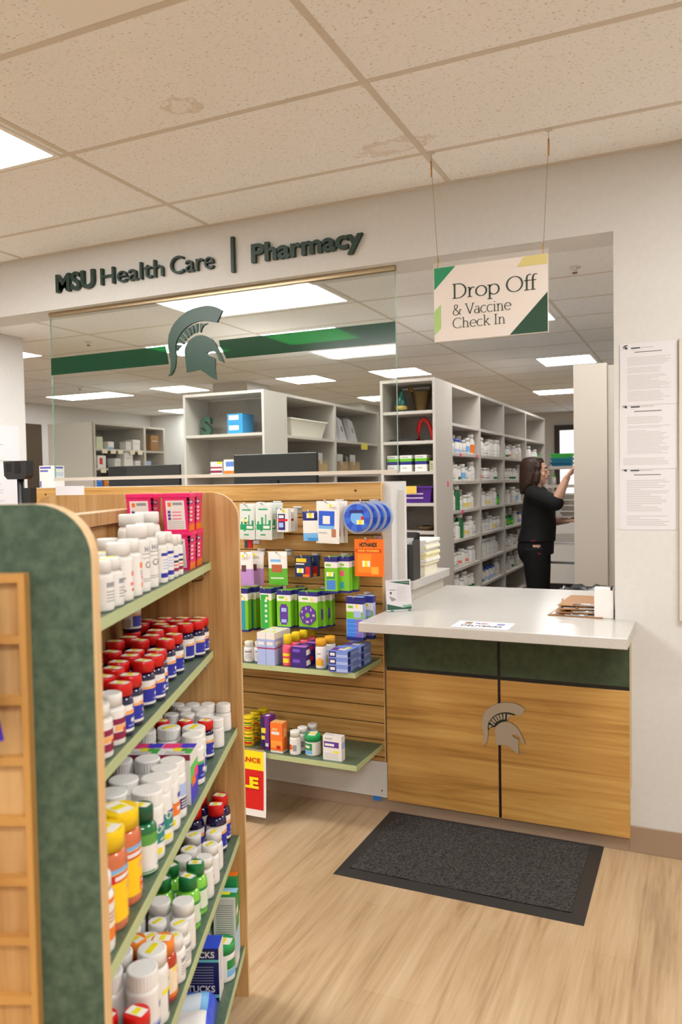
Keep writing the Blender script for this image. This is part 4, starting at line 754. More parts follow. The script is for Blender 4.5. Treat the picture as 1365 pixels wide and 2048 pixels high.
S3+=[('wide_white',-1.165,-1.763,'wide white bottle with ribbed cap'),('wide_white',-1.164,-1.702,'wide white bottle with ribbed cap'),('wide_white',-1.191,-1.816,'wide white bottle with ribbed cap'),('wide_white_blue',-1.232,-1.69,'white bottle with blue label and ribbed cap')]
S3+=[('daily_navy',-1.418,-1.804,'white bottle with navy band'),('daily_navy',-1.407,-1.748,'white bottle with navy band'),('daily_navy',-1.418,-1.692,'white bottle with navy band'),('daily_orange',-1.476,-1.693,'white bottle with orange label'),
('daily_teal',-1.546,-1.756,'big white bottle with teal label'),('daily_teal',-1.537,-1.694,'big white bottle with teal label'),('daily_teal',-1.612,-1.758,'big white bottle with teal label'),('daily_teal',-1.599,-1.695,'big white bottle with teal label'),
('green_herbal',-1.656,-1.69,'dark green bottle with white label'),('green_herbal',-1.672,-1.75,'dark green bottle with white label'),('gummy_jar',-1.752,-1.7,'yellow-lidded orange gummy jar'),('gummy_jar',-1.829,-1.7,'yellow-lidded orange gummy jar'),('orange_stripe',-1.898,-1.69,'white bottle with orange stripes')]
place([(k_,s,t,d,'gummy_jar' if k_=='gummy_jar' else 'vitamin_bottle','jar' if k_=='gummy_jar' else 'bottle') for k_,s,t,d in S3],3,.797,'middle shelf',(-.218,-.16))
S4=[('red_cap_large',s,t,'large red-capped navy bottle') for s,t in ((-.843,-1.704),(-.907,-1.704),(-.843,-1.764),(-.928,-1.762))]
S4+=[('white_sticker',s,t,'white bottle with yellow cap sticker') for s,t in ((-1.028,-1.742),(-1.01,-1.691),(-1.107,-1.735),(-1.082,-1.687))]+[('white_plain',-1.155,-1.739,'plain white bottle'),('white_plain',-1.149,-1.688,'plain white bottle')]
S4+=[('green_vitamin',s,t,'light green bottle with dark green cap') for s,t in ((-1.219,-1.694),(-1.284,-1.697),(-1.227,-1.752),(-1.291,-1.755))]
S4+=[('pink_band',-1.367,-1.741,'white bottle with pink bands'),('pink_band',-1.367,-1.689,'white bottle with pink bands'),('pink_band',-1.387,-1.793,'white bottle with pink bands')]
S4+=[('white_small',s,t,'low white bottle') for s,t in ((-1.422,-1.732),(-1.428,-1.684),(-1.447,-1.78),(-1.478,-1.684),(-1.478,-1.733))]
S4+=[('amber_orange',-1.538,-1.745,'amber bottle with orange cap'),('amber_orange',-1.535,-1.69,'amber bottle with orange cap'),('big_purple',-1.598,-1.694,'big white bottle with purple label'),('big_purple',-1.609,-1.756,'big white bottle with purple label'),('big_blue',-1.663,-1.694,'big white bottle with blue label'),('big_blue',-1.673,-1.756,'big white bottle with blue label'),('red_cap',-1.722,-1.688,'red-capped navy bottle'),('red_cap',-1.732,-1.742,'red-capped navy bottle')]
place([(k_,s,t,d,'vitamin_bottle','bottle') for k_,s,t,d in S4],4,.481,'fourth shelf',(-.218,-.165))
# pink tubs
HP=mat((236,28,110),.35); HP2=mat((220,20,96),.35); TL=mat((236,226,220),.4)
def tub(s,t,z,label):
    o=thing('pink_tub',label,'tub',gw(s,t,z),PHI,'pink tubs on the top shelf'); k=MB(); h=.1; a,b=.034,.034
    def ring(q,e): return [(-b-e,-a-e,q),(b+e,-a-e,q),(b+e,a+e,q),(-b-e,a+e,q)]
    lo=ring(0,-.002); hi=ring(h-.012,.002)
    def sub(p0,p1,p2,p3,rects,base): k.face(p0,Vector(p1)-Vector(p0),Vector(p3)-Vector(p0),rects,base)
    k.add(lo+hi,[(0,3,2,1)],HP2)
    dl=[(.12,.88,.06,.92,TL),(.2,.34,.74,.86,ORG),(.4,.8,.78,.86,LTXT)]+[(.36,.74,.36+.1*i,.39+.1*i,PINK) for i in range(3)]+[(.18,.3,.34+.1*i,.42+.1*i,PUR) for i in range(3)]+[(.16,.84,.1+.06*i,.115+.06*i,LTXT) for i in range(4)]
    ff=[(.1,.6,.8,.93,NAVY),(.15,.5,.84,.9,W_),(0,1,0,.2,ORG)]+[(.15,.55,.3+.12*i,.36+.12*i,W_) for i in range(4)]
    # near (‑X) panel with the cream label, shopper side with the logo blocks
    sub(lo[3],lo[0],hi[0],hi[3],dl,HP); sub(lo[0],lo[1],hi[1],hi[0],ff,HP); sub(lo[1],lo[2],hi[2],hi[1],ff,HP); sub(lo[2],lo[3],hi[3],hi[2],dl,HP)
    k.build('tub_body',o)
    k=MB(); k.box(-b-.004,b+.004,-a-.004,a+.004,h-.0118,h,HP); k.build('lid',o,.002)
for s,t,z,l in ((-.98,-1.7675,1.2773,'pink tub, bottom of the front stack beside the bottles'),(-.98,-1.7675,1.3779,'pink tub, top of the front right stack'),(-.895,-1.7675,1.2773,'pink tub, bottom of the far right stack by the oak end'),(-.895,-1.7675,1.3779,'pink tub, top of the far right stack by the oak end'),(-.98,-1.862,1.2773,'pink tub, bottom of the left stack near the spine'),(-.98,-1.862,1.3779,'pink tub, top of the left stack near the spine')): tub(s,t,z,l)
def gbox(name,label,cat,s,t,z,ws,wt,h,base,near,front,top,group=None,rz=0):
    """carton on the gondola: 'near' panel faces the near end, 'front' the shopper"""
    o=thing(name,label,cat,gw(s,t,z),PHI+R(rz),group); k=MB()
    k.pbox(-ws/2,ws/2,-wt/2,wt/2,0,h,base,front=front,left=near,top=top); k.build('carton',o); return o
DP=mat((70,60,200),.4)
for t,l in ((-1.703,'purple and green carton at the shelf edge, middle shelf'),(-1.778,'purple and green carton deeper on the middle shelf')):
    gbox('supplement_carton',l,'carton',-1.325,t,.7973,.075,.073,.112,W_,[(.0,1,.88,1,MAR)],[(0,1,.35,.75,mat((90,200,90),.4)),(0,1,0,.4,DP),(.2,.7,.3,.5,ORG),(.5,1,.4,.6,PINK)],[(.1,.55,.0,.5,mat((70,170,70),.4)),(.55,1,.2,1,PINK),(.6,1,0,.45,DP),(.3,.6,.35,.6,YEL),(0,.3,.2,.8,TXTL)],'purple cartons')
for s_,l_,m_,h_ in ((-1.3,'small red and white carton showing behind the gondola top rail',RED,.172),(-1.2,'small white carton showing behind the gondola top rail',W_,.168)):
    gbox('remedy_carton',l_,'carton',s_,-2.03,1.2773,.05,.03,h_,W_,[(0,1,.84,.93,m_)],[],[])
# bottom shelf
ZB=.1523
GT=mat((205,212,204),.5); LTB=mat((160,208,236),.4)
txt=[(.12,.88,.04+.031*i,.05+.031*i,TXT) for i in range(28)]
gbox('ointment_carton','tall pale green carton with fine print by oak end, bottom shelf','carton',-.89,-1.685,ZB,.052,.062,.2,W_,[(.06,.94,.03,.97,GT)]+txt,[(0,1,.5,1,GRN),(0,1,.15,.5,LTB),(.2,.8,.7,.8,W_)],[(.0,.5,0,1,GRN),(.5,1,0,1,LTB),(.3,.6,.3,.7,YEL)],'tall ointment cartons')
gbox('ointment_carton','second tall pale green carton, left of the front one, bottom shelf','carton',-.9,-1.755,ZB,.052,.062,.2,W_,[(.06,.94,.03,.97,GT)]+txt,[(0,1,.5,1,GRN)],[(.0,.5,0,1,GRN),(.5,1,0,1,LTB)],'tall ointment cartons')
gbox('ointment_carton','tall carton with orange and green top behind the front one','carton',-.836,-1.69,ZB,.042,.06,.222,W_,[(0,1,.8,1,GRN)],[(0,1,.5,1,GRN)],[(0,.4,0,1,GRN),(.4,1,0,1,ORG)],None)
t=thing('cream_tube','small blue tube end behind the tall cartons on bottom shelf','tube',gw(-.84,-1.745,ZB)); MB().lathe([(0,0),(.012,0),(.013,.2),(.011,.225),(.006,.232),(0,.232)],mat((80,150,190),.35),14).build('tube_body',t)
NV=mat((22,24,84),.4); AQ=mat((110,200,210),.4)
o=gbox('pad_carton','navy TUCKS carton with aqua bands on the bottom shelf','carton',-1.03,-1.722,ZB,.062,.094,.142,W_,[(0,1,0,1,NV),(0,1,.08,.14,AQ),(0,1,.74,.79,AQ)]+[(.15,.85,.34+.05*i,.355+.05*i,LTXT) for i in range(7)],[(.2,.6,.3,.8,mat((200,206,226),.4))],[(.0,1,0,1,mat((50,80,210),.35)),(0,1,.55,.75,AQ),(.25,.6,.5,.8,STICK),(.3,.5,.52,.78,YEL)])
for zz,hh in ((.026,.018),(.117,.017)):
    me=text_mesh('TUCKS',W_,w=.072,h=hh,depth=.0006,bold=.02)
    for v in me.vertices: v.co=Vector((-.0316+v.co.y,.036-v.co.x,v.co.z+zz))
    link('lettering',me,o)
bottle('green_powder','powder_tub','green-lidded round tub by the shelf edge, bottom shelf','tub',gw(-.955,-1.685,ZB),PHI)
t=thing('wipes_pack','blue and white soft wipes pack at front of bottom shelf','pack',gw(-1.16,-1.73,ZB),PHI+R(6)); k=MB(); n=14; g0=0
WB1=mat((60,90,220),.3); 
for j in range(n+1):
    for i in range(n+1):
        u=i/n*2-1; v=j/n*2-1; e=(max(0,1-abs(u)**4)*max(0,1-abs(v)**4))**.5; k.v.append((.085*u,.062*v,.012+.05*e+.004*math.sin(7*u+3*v)))
for j in range(n):
    for i in range(n):
        u=(i+.5)/n;v=(j+.5)/n; mm=SKY
        if u<.35: mm=W_
        if .35<u<.75 and .25<v<.8: mm=mat((214,222,232),.35)
        if u>.75 or v<.14: mm=WB1
        q=j*(n+1)+i; k.f.append((q,q+1,q+n+2,q+n+1)); k.m.append(k.mi(mm)); k.sm.append(True)
g0=len(k.v); k.add([(.085*math.cos(0)*a,.062*b,0.0) for a,b in ((-.95,-.95),(.95,-.95),(.95,.95),(-.95,.95))],[(3,2,1,0)],SKY)
bd=[i for i in range(n+1)]+[j*(n+1)+n for j in range(1,n+1)]+[n*(n+1)+i for i in range(n-1,-1,-1)]+[j*(n+1) for j in range(n-1,0,-1)]
b0=len(k.v); k.v+=[(k.v[q][0]*.95,k.v[q][1]*.95,0) for q in bd]
for i in range(len(bd)): i2=(i+1)%len(bd); k.f.append((bd[i],bd[i2],b0+i2,b0+i)); k.m.append(k.mi(WB1)); k.sm.append(True)
k.build('soft_pack',t)
# ------------------------------------------------------------------ stock on the slatwall shelves
ZA=.7053; ZC=.3133
for i,(x,y) in enumerate(((-1.795,-.27),(-1.84,-.285),(-1.81,-.2))): bottle('white_small','lotion_bottle','small white bottle beside lavender cartons, '+('nearest the cartons','half hidden by the gondola','behind the other two')[i]+', upper slatwall shelf','bottle',(x,y,ZA),0,'small white bottles upper slatwall shelf')
def carton(name,label,x,y,z,w,d,h,base,front,right,top,group=None,cat='carton',rz=0):
    t=thing(name,label,cat,(x,y,z),R(rz),group); k=MB(); k.pbox(-w/2,w/2,-d/2,d/2,0,h,base,front=front,right=right,top=top); k.build('carton_body',t); return t
LV=mat((168,184,232),.4); LVF=[(0,1,.8,1,W_),(.1,.8,.62,.72,W_),(0,1,.5,.54,mat((160,40,90),.4)),(.2,.8,.14,.3,LAV)]
for i in range(2):
    for j in range(2): carton('eye_drop_carton','tall lavender carton, '+(('left front','left rear'),('right front','right rear'))[i][j]+' of the four on the upper slatwall shelf',-1.752+.0445*i,-.29+.076*j,ZA,.043,.072,.142,LV,LVF,LVF,[(0,1,0,1,W_),(.3,.7,.3,.7,YEL)],'tall lavender cartons')
PKB=mat((238,90,120),.35); YC=mat((244,210,30),.35)
K['pink_syrup']=dict(r=.023,h=.136,rn=.014,rc=.019,hc=.038,sh=.074,b=PKB,c=YC,l=(.01,.068,PKB,[(-50,50,.6,.8,YEL),(-40,40,.1,.42,YEL),(-30,30,.48,.54,RED)]),st='s')
K['yellow_lotion']=dict(r=.024,h=.127,rn=.02,rc=.0235,hc=.028,sh=.088,b=BW,c=mat((238,172,40),.35),l=(.008,.086,WHITEP,[(-40,50,.08,.42,mat((240,180,40),.4)),(-10,30,.34,.52,OL),(-20,20,.7,.76,LTXT)]),st=None)
K['white_round']=dict(r=.0245,h=.104,rn=.019,rc=.022,hc=.024,sh=.07,b=BW,c=CW,l=(.008,.062,WHITEP,[(-50,10,.3,.7,RED),(-20,20,.4,.6,ORG),(20,60,.2,.7,LTXT)]))
K['green_tub']=dict(r=.034,h=.09,rn=.032,rc=.0355,hc=.026,sh=.058,b=BW,c=mat((26,160,90),.35),l=(.006,.058,WHITEP,[(-60,20,.36,.95,GRN),(-50,0,.55,.75,W_),(-60,20,.05,.34,SKY)]),st='w')
K['yellow_can']=dict(r=.024,h=.068,rn=.023,rc=.024,hc=.014,sh=.05,b=YLAB,c=mat((236,208,30),.35),l=(.004,.048,YLAB,[(-180,180,.5,.6,GRN),(-60,60,.2,.4,RED),(-180,180,.05,.12,mat((60,60,40),.4)),(-60,60,.7,.9,mat((80,140,40),.4))]))
for i in range(4): bottle('pink_syrup','syrup_bottle','pink bottle with yellow cap, '+('front','second','third','rearmost')[i]+' of the line on upper slatwall shelf','bottle',(-1.637+.008*i,-.295+.062*i,ZA),0,'pink yellow-capped bottles')
DPU=mat((56,32,120),.35)
for i,(x,y,z,l) in enumerate(((-1.57,-.285,ZA,'purple carton, bottom of the front pair'),(-1.57,-.285,ZA+.0455,'purple carton, top of the front pair'),(-1.548,-.19,ZA,'purple carton, bottom of the rear pair'),(-1.548,-.19,ZA+.0455,'purple carton, top of the rear pair'))): carton('sleep_aid_carton',l+' on the upper slatwall shelf',x,y,z,.068,.08,.045,DPU,[(.1,.6,.5,.8,mat((120,80,200),.4))],[(.1,.6,.2,.7,W_),(.5,.9,.5,.9,RED)],[(0,1,0,.4,mat((190,110,200),.4)),(.4,.8,.3,.7,mat((130,60,170),.4))],'purple cartons on slatwall')
for i in range(2): bottle('yellow_lotion','lotion_bottle','white bottle with golden cap, '+('front','rear')[i]+' one on the upper slatwall shelf','bottle',(-1.478+.012*i,-.29+.065*i,ZA),0,'golden-capped white bottles')
for i in range(3):
    for j in range(2): carton('denture_carton','flat blue carton, '+('bottom','middle','top')[i]+' of the '+('front','rear')[j]+' stack at the right end of upper shelf',-1.375+.012*j,-.285+.115*j,ZA+.0302*i,.088,.11,.0297,mat((120,146,220),.4),[(.02,.38,.1,.9,NAVY),(.08,.32,.3,.7,W_),(.4,1,.1,.5,LV)],[(0,.25,.1,.9,NAVY),(.3,.9,.3,.6,LV)],[(.0,.6,.1,.6,PUR),(.35,.75,.2,.5,W_),(.55,.8,.5,.8,YEL)],'flat blue cartons')
for i,(x,y,z,l) in enumerate(((-1.864,-.26,0,'bottom front'),(-1.864,-.26,.0683,'top front'),(-1.872,-.19,0,'bottom second'),(-1.872,-.19,.0683,'top second'),(-1.862,-.13,0,'bottom third'),(-1.862,-.13,.0683,'top third'))):
    bottle('yellow_can','drink_can','yellow can, '+l+' of the stacked cans on lower slatwall shelf','can',(x,y,ZC+z),0,'yellow cans')
carton('syrup_carton','tall purple carton beside the yellow cans, lower slatwall shelf',-1.768,-.255,ZC,.044,.06,.146,mat((110,40,140),.4),[(0,.5,0,1,mat((50,30,80),.4)),(.1,.6,.5,.66,YEL),(.1,.5,.3,.42,YEL),(.55,.9,.1,.2,W_)],[(.1,.9,.4,.6,PUR)],[(.3,.7,.3,.7,STICK)])
carton('syrup_carton','orange carton right of the purple carton, lower slatwall shelf',-1.7,-.28,ZC,.06,.045,.132,mat((244,120,40),.4),[(.1,.75,.6,.7,W_),(.15,.6,.74,.82,OL),(.05,.95,.15,.4,mat((250,160,60),.4)),(.5,.85,.12,.24,RED),(0,1,0,.06,W_)],[(.3,.8,.5,.8,OL),(0,1,0,.06,W_)],[(0,1,0,1,OL)])
for i,(x,y) in enumerate(((-1.615,-.285),(-1.609,-.226),(-1.588,-.168))): bottle('white_round','tablet_bottle','white tablet bottle, '+('front','middle','rear')[i]+' of three on lower slatwall shelf','bottle',(x,y,ZC),R(-20),'white tablet bottles')
bottle('green_tub','ointment_tub','round white tub with green lid, lower slatwall shelf','tub',(-1.542,-.258,ZC),0)
carton('tablet_carton','white carton with purple label at right of lower slatwall shelf',-1.428,-.285,ZC,.088,.034,.105,WHITEP,[(.05,.85,.52,.76,PUR),(.1,.6,.58,.68,W_),(.55,.85,.32,.4,YEL),(.1,.5,.84,.92,TXTL)]+[(.08,.8,.08+.06*i,.1+.06*i,TXTL) for i in range(4)],[(0,1,.5,.75,LAV)],[(.1,.5,.3,.6,TXTL)])
# clearance sign clipped to the lower slatwall shelf
t=thing('sale_sign','red and yellow clearance sale sign hanging from lower slatwall shelf','sign',(-1.86,-.345,.036)); k=MB(); SR=mat((214,20,24),.35); SY=mat((250,232,20),.4)
n=10
for i in range(n):
    z0,z1=.29*i/n,.29*(i+1)/n; f=lambda z:-.012+.012*(z/.29)**.5
    for (x0,x1,m,e) in ((-.13,-.12,WHITEP,0),(-.12,.118,None,0),(.118,.13,WHITEP,0)):
        zc=(z0+z1)/2; mm=m or (WHITEP if i==0 else (SY if zc>.2 else SR))
        k.add([(x0,f(z0),z0),(x1,f(z0),z0),(x1,f(z1),z1),(x0,f(z1),z1),(x0,f(z0)+.0012,z0),(x1,f(z0)+.0012,z0),(x1,f(z1)+.0012,z1),(x0,f(z1)+.0012,z1)],[(0,1,2,3),(7,6,5,4),(1,5,6,2),(0,3,7,4)],mm)
k.build('sheet',t)
link('lettering',text_mesh('CLEARANCE',SR,w=.216,h=.022,depth=.0008,bold=.02),t,loc=(-.112,-.0032,.236)); link('lettering',text_mesh('SALE',SY,w=.2,h=.052,depth=.0008,bold=.045),t,loc=(-.105,-.0088,.122))
k=MB(); k.box(-.12,.12,-.001,.004,.288,.296,CHROME).box(-.1,-.08,.004,.042,.29,.296,CHROME).box(.08,.1,.004,.042,.29,.296,CHROME); k.build('sign_clip',t)
# ================================================================== back room shelving
def unit(label,x0,x1,y0,yc,ys,z_end,z_bay,top,closed_end=False,name='shelving_unit'):
    """tall steel shelving: end cap facing the counter from y0 to yc, then bays opening to +X between the posts in ys"""
    t=thing(name,label,'shelving unit',((x0+x1)/2,y0,0)); ox,oy=(x0+x1)/2,y0; T=.02
    B=lambda k,a,b,c,d,e,f,m=STEELW: k.box(a-ox,b-ox,c-oy,d-oy,e,f,m)
    def part(n,boxes,m=STEELW):
        k=MB()
        for q in boxes: B(k,*q,m)
        k.build(n,t)
    if closed_end: part('end_panel',[(x0,x1,y0,y0+.02,0,top)])
    else:
        part('end_upright',[(x0,x0+T,y0,yc,0,top)]); part('end_panel',[(x1-T,x1,y0,yc,0,top)]); part('back_panel',[(x0+T+.0005,x1-T-.0005,yc-.012,yc,0,top-.03)],STEELB)
        part('top_cap',[(x0+T+.0005,x1-T-.0005,y0,yc-.0125,top-.022,top)])
        for z in z_end: part('shelf',[(x0+T+.0005,x1-T-.0005,y0+.004,yc-.0125,z-.022,z)])
    part('back_panel',[(x0,x0+.012,yc+.0005,ys[-1],0,top)],STEELB)
    for y in ys: part('upright',[(x0+.0125,x1,y-.02,y+.0195,0,top)] if y!=ys[0] else [(x0+.0125,x1,yc+.0005,yc+.03,0,top)])
    for a,b in zip([yc+.0305]+[y+.02 for y in ys[1:-1]],[y-.0205 for y in ys[1:]]):
        for z in z_bay: part('shelf',[(x0+.0125,x1-.002,a,b,z-.022,z)])
        part('top_cap',[(x0+.0125,x1-.001,a,b,top-.024,top)])
    return t
RZ=[1.938,1.711,1.493,1.266,1.042,.817,.598,.36,.12]
unit('long beige shelving unit filled with white medicine bottles, behind the counter',-2.117,-1.7,2.07,2.464,[2.464,3.324,4.229,5.278,6.42],[2.004,1.789,1.57,1.342,1.14,.92,.6,.2],RZ,2.232)
unit('beige shelving unit behind the glass with white tub and paper bags',-3.8,-3.05,2.0,2.344,[2.344,3.31,4.38],[1.9,1.585,1.25,.9,.4],[1.895,1.58,1.26,.9,.4],2.228)
unit('far left shelving unit seen through the glass near the left wall',-7.06,-6.4,3.83,3.87,[3.87,4.8,5.2],[],[1.95,1.72,1.48,1.2,.8,.4],2.255,True)
t=thing('tall_cabinet','tall beige closed cabinet end at right of the opening','cabinet',(-.5,1.85,0)); MB().box(-.222,-.02,0,4.2,0,2.212,mat((184,174,162),.5)).build('end_panel',t,.002); MB().box(-.0195,.3,.03,4.2,0,2.2,mat((178,168,156),.5)).build('side_panel',t,.002)
# end shelf with bins below the far window
t=thing('shelving_unit','beige shelf with white drawers at the far end of the aisle','shelving unit',(-1.4,7.5,0))
for z in (1.67,1.42,1.08,.62): MB().box(-.46,.5,0,.4,z-.04,z,STEELW).build('shelf',t)
for x in (-.48,.502): MB().box(x-.02,x+.02,0,.4,0,1.7,STEELW).build('upright',t)
for z0,z1 in ((.77,.98),(.4,.6),(.1,.36)): MB().box(-.455,.495,-.015,.36,z0,z1,WHITEP2).build('drawer_front',t)
MB().box(-.455,.495,-.005,.37,0,.095,BLACK).build('kick_board',t)
def bin_(label,x,y,z,w,d,h,m,cat='bin',name='storage_bin',grp=None):
    o=thing(name,label,cat,(x,y,z),0,grp); k=MB(); a,b=w/2,d/2; q=.82
    vs=[(-a*q,-b*q,0),(a*q,-b*q,0),(a*q,b*q,0),(-a*q,b*q,0),(-a,-b,h),(a,-b,h),(a,b,h),(-a,b,h)]; iv=[(x_*.93,y_*.93,max(.005,z_)) for x_,y_,z_ in vs]
    k.add(vs+iv,[(3,2,1,0),(0,1,5,4),(1,2,6,5),(2,3,7,6),(3,0,4,7),(8,9,10,11),(8,12,13,9),(9,13,14,10),(10,14,15,11),(11,15,12,8),(4,5,13,12),(5,6,14,13),(6,7,15,14),(7,4,12,15)],m); k.build('tub_shell',o)
    k=MB(); g0=0; k.prism([(-a-.008,-b-.008),(a+.008,-b-.008),(a+.008,b+.008),(-a-.008,b+.008),(-a-.008,-b-.0079),(-a+.002,-b+.0021),(-a+.002,b-.002),(a-.002,b-.002),(a-.002,-b+.002),(-a+.002,-b+.002)],(0,0,h-.012),(1,0,0),(0,1,0),(0,0,.012),m); k.build('rim',o); return o
zz=1.6705
for i,(m,l) in enumerate(((mat((20,110,150),.4),'bottom dark blue'),(mat((40,140,160),.4),'middle teal'),(mat((70,200,80),.4),'top bright green'))): bin_(l+' bin of the stack on the far end shelf',-1.69,7.7,zz,.3,.2,.056,m,grp='stacked colour bins'); zz+=.0565
t=thing('spray_bottle','small white bottle with green cap on the far end shelf','bottle',(-1.79,7.62,1.4205)); MB().lathe([(0,0),(.03,0),(.03,.09),(.015,.11),(0,.11)],BW,16).build('body',t); MB().lathe([(.018,.11),(.018,.15),(0,.15)],mat((90,200,70),.4),12).build('cap',t)
t=thing('aisle_mat','dark grey anti-fatigue mat on the floor of the bottle aisle','mat',(-1.2,4.7,.0005)); MB().box(-.46,.44,-2.6,2.7,0,.012,mat((62,64,70),.8)).build('mat_pad',t,.004)
# ---------------- bottles on the long unit
FB=[]
def far(m0,cap,r,h,bands=()):
    r*=1.1; h*=1.14
    k=MB(); zc=h*.82; p=[(0,0),(r,0)]; mm=[m0]
    for a,b,m in bands: p+=[(r,h*a),(r,h*b)]; mm+=[m0,m]
    p+=[(r,h*.64),(r*.72,h*.78),(r*.7,zc)]; mm+=[m0]*3
    p+=[(r*.8,zc),(r*.8,h),(0,h)]; mm+=[cap]*3
    k.lathe(p,m0,14,rmats=mm); return k.mesh('bottle')
LG=mat((214,212,208),.4); SBLU=mat((60,90,190),.4); DG2=mat((20,110,60),.4); LY=mat((226,206,120),.4)
FK={'white':[far(BW,CW,.032,.115,[(.1,.55,WHITEP)]),far(BW,CW,.028,.09,[(.15,.5,LG)]),far(BW,CW,.036,.14,[(.1,.2,LG),(.3,.4,LG)]),far(BW,LG,.03,.1,[(.2,.26,TXT),(.4,.44,TXTL)])],
'white green-banded':[far(BW,CW,.03,.105,[(.12,.3,DG2)])],'white yellow-labelled':[far(BW,CW,.031,.1,[(.15,.45,LY)])],'white red-labelled':[far(BW,CW,.029,.1,[(.2,.4,PKL)])],'white blue-capped':[far(BW,SBLU,.028,.1,[(.1,.3,LAV)])],'white blue-labelled':[far(BW,CW,.03,.12,[(.15,.5,SKY)])],'white orange-labelled':[far(BW,CW,.034,.15,[(.1,.5,ORG)])],'green':[far(DG2,CW,.032,.17,[(.1,.14,GRN)])],'bright green':[far(mat((40,170,70),.4),DG2,.03,.085,[(.2,.5,LIME)])]}
RB=random.Random(8)
ROW={1.711:'second shelf down',1.493:'third shelf down',1.266:'fourth shelf down',1.042:'fifth shelf down',.817:'sixth shelf down',.598:'seventh shelf down'}
SPEC={(0,1.711):['white','white blue-capped','white blue-capped','white','white blue-labelled','white orange-labelled'],(0,1.493):['white','white','white green-banded','white blue-labelled','white','white','white'],(0,1.266):['white','green','white','white yellow-labelled','white yellow-labelled','white'],
(0,1.042):['white','white','green','white','white yellow-labelled','white','white'],(0,.817):['white','white','white red-labelled','white','white red-labelled','white','white'],(0,.598):['white','white','white green-banded','white','white green-banded','white green-banded'],
(1,1.711):['white']*8,(1,1.493):['white red-labelled','white','white','white','white green-banded'],(1,1.266):['white','white','white yellow-labelled','white','white','bright green'],(1,1.042):['bright green','white','white','white','white yellow-labelled','white'],(1,.817):['white']*6,(1,.598):['white green-banded','white blue-capped','white blue-capped','white blue-capped','white blue-capped','white'],
(2,1.711):['white','white green-banded','white red-labelled','white','white yellow-labelled','white'],(2,1.493):['white','white','white green-banded','white green-banded','white','white'],(2,1.266):['white','white','white','white blue-labelled','white'],(2,1.042):['white','bright green','bright green','white','white blue-capped'],(2,.817):['white']*6,(2,.598):['white','white','white green-banded','white','white'],
(3,1.711):['white','white','white','white','bright green']}
BAYN=['nearest bay','second bay','third bay','far bay']; BY=[(2.5,3.29),(3.35,4.2),(4.26,5.24),(5.31,6.3)]
for (b,z),kinds in SPEC.items():
    y0,y1=BY[b]; n=len(kinds); cnt={}
    tot={q:kinds.count(q) for q in kinds}
    for i,kd in enumerate(kinds):
        y=y0+.05+(y1-y0-.1)*(i+.5)/n; cnt[kd]=cnt.get(kd,0)+1
        if tot[kd]>1: lab='%s bottle, %s from left in the %s, %s'%(kd,ORD[cnt[kd]-1],BAYN[b],ROW[z])
        else: lab='only %s bottle in the %s, %s of the long unit'%(kd,BAYN[b],ROW[z])
        o=link('medicine_bottle',RB.choice(FK[kd]),None,loc=(-1.745-RB.uniform(0,.02),y+RB.uniform(-.012,.012),z+.0004),rotz=RB.uniform(-.4,.4)); tag(o,lab,'bottle','bottles in the long shelving unit')
    # taller bottles standing one row deeper
    for i in range(2+RB.randint(0,1)):
        y=y0+.12+(y1-y0-.24)*(i+.3+RB.uniform(0,.3))/2.6
        o=link('medicine_bottle',FK['white'][2],None,loc=(-1.845,y,z+.0004)); tag(o,'taller white bottle in second row, %s from left, %s, %s'%(ORD[i],BAYN[b],ROW[z]),'bottle','bottles in the long shelving unit')
for i,(y,z,l) in enumerate(((2.72,1.7,'under the blue-capped bottles'),(3.2,1.7,'under the orange-labelled bottle'),(2.75,1.255,'under the yellow-labelled bottles'))):
    o=MB().box(0,.0015,-.02,.02,-.018,.012,mat((244,60,120),.6)).build('shelf_flag',None,loc=(-1.7005+.0008,y,z)); tag(o,'small pink shelf flag '+l+' on the long unit','flag')
o=MB().box(0,.0015,-.016,.016,-.02,.02,mat((244,60,120),.6)).build('shelf_flag',None,loc=(-1.6995,2.36,1.475)); tag(o,'small pink flag on the corner post of the long unit','flag')
# ---------------- things on its end cap
t=thing('mortar','dark bronze mortar on the top end shelf of the long unit','mortar',(-1.86,2.25,2.0045)); BRZ=mat((96,78,44),.35,.7); MB().lathe([(0,0),(.05,0),(.045,.02),(.075,.145),(.08,.15),(.07,.145),(.04,.03),(0,.03)],BRZ,24).build('bowl',t)
for sx in (-1,1): k=MB(); k.tube([(sx*.05,0,.12),(sx*.09,0,.185)],[.009,.016],mat((190,140,60) if sx<0 else (60,56,40),.35,.5),10); k.build('pestle',t)
t=thing('ornament','small green and gold ornament on top end shelf behind glass edge','ornament',(-2.0,2.2,2.0045)); GLD=mat((200,176,90),.4); MB().lathe([(0,0),(.035,0),(.03,.02),(.04,.06),(.03,.11),(.015,.13),(.022,.15),(0,.175)],mat((30,90,80),.3),16).build('body',t); MB().lathe([(.036,.02),(.044,.03),(.044,.042),(.038,.05)],GLD,16).build('band',t)
t=thing('red_stand','glossy red arched loop on the second end shelf','ornament',(-1.815,2.2,1.7925)); k=MB(); k.tube([(-.05,0,.0),(-.055,0,.08),(-.04,0,.135),(-.01,0,.16),(.02,0,.135),(.05,0,.06),(.062,0,.0)],.016,mat((206,16,24),.2),10); k.build('loop',t)
t=thing('tray','black shallow tray under the red loop on the end shelf','tray',(-1.92,2.25,1.7895)); MB().box(-.16,.05,-.1,.1,0,.018,BLACK).build('tray_shell',t,.003)
GBX=[(0,1,.42,.62,NAVY),(0,1,.62,.8,mat((110,190,30),.4)),(.2,.6,.2,.24,TXT),(.1,.7,.86,.9,TXT)]
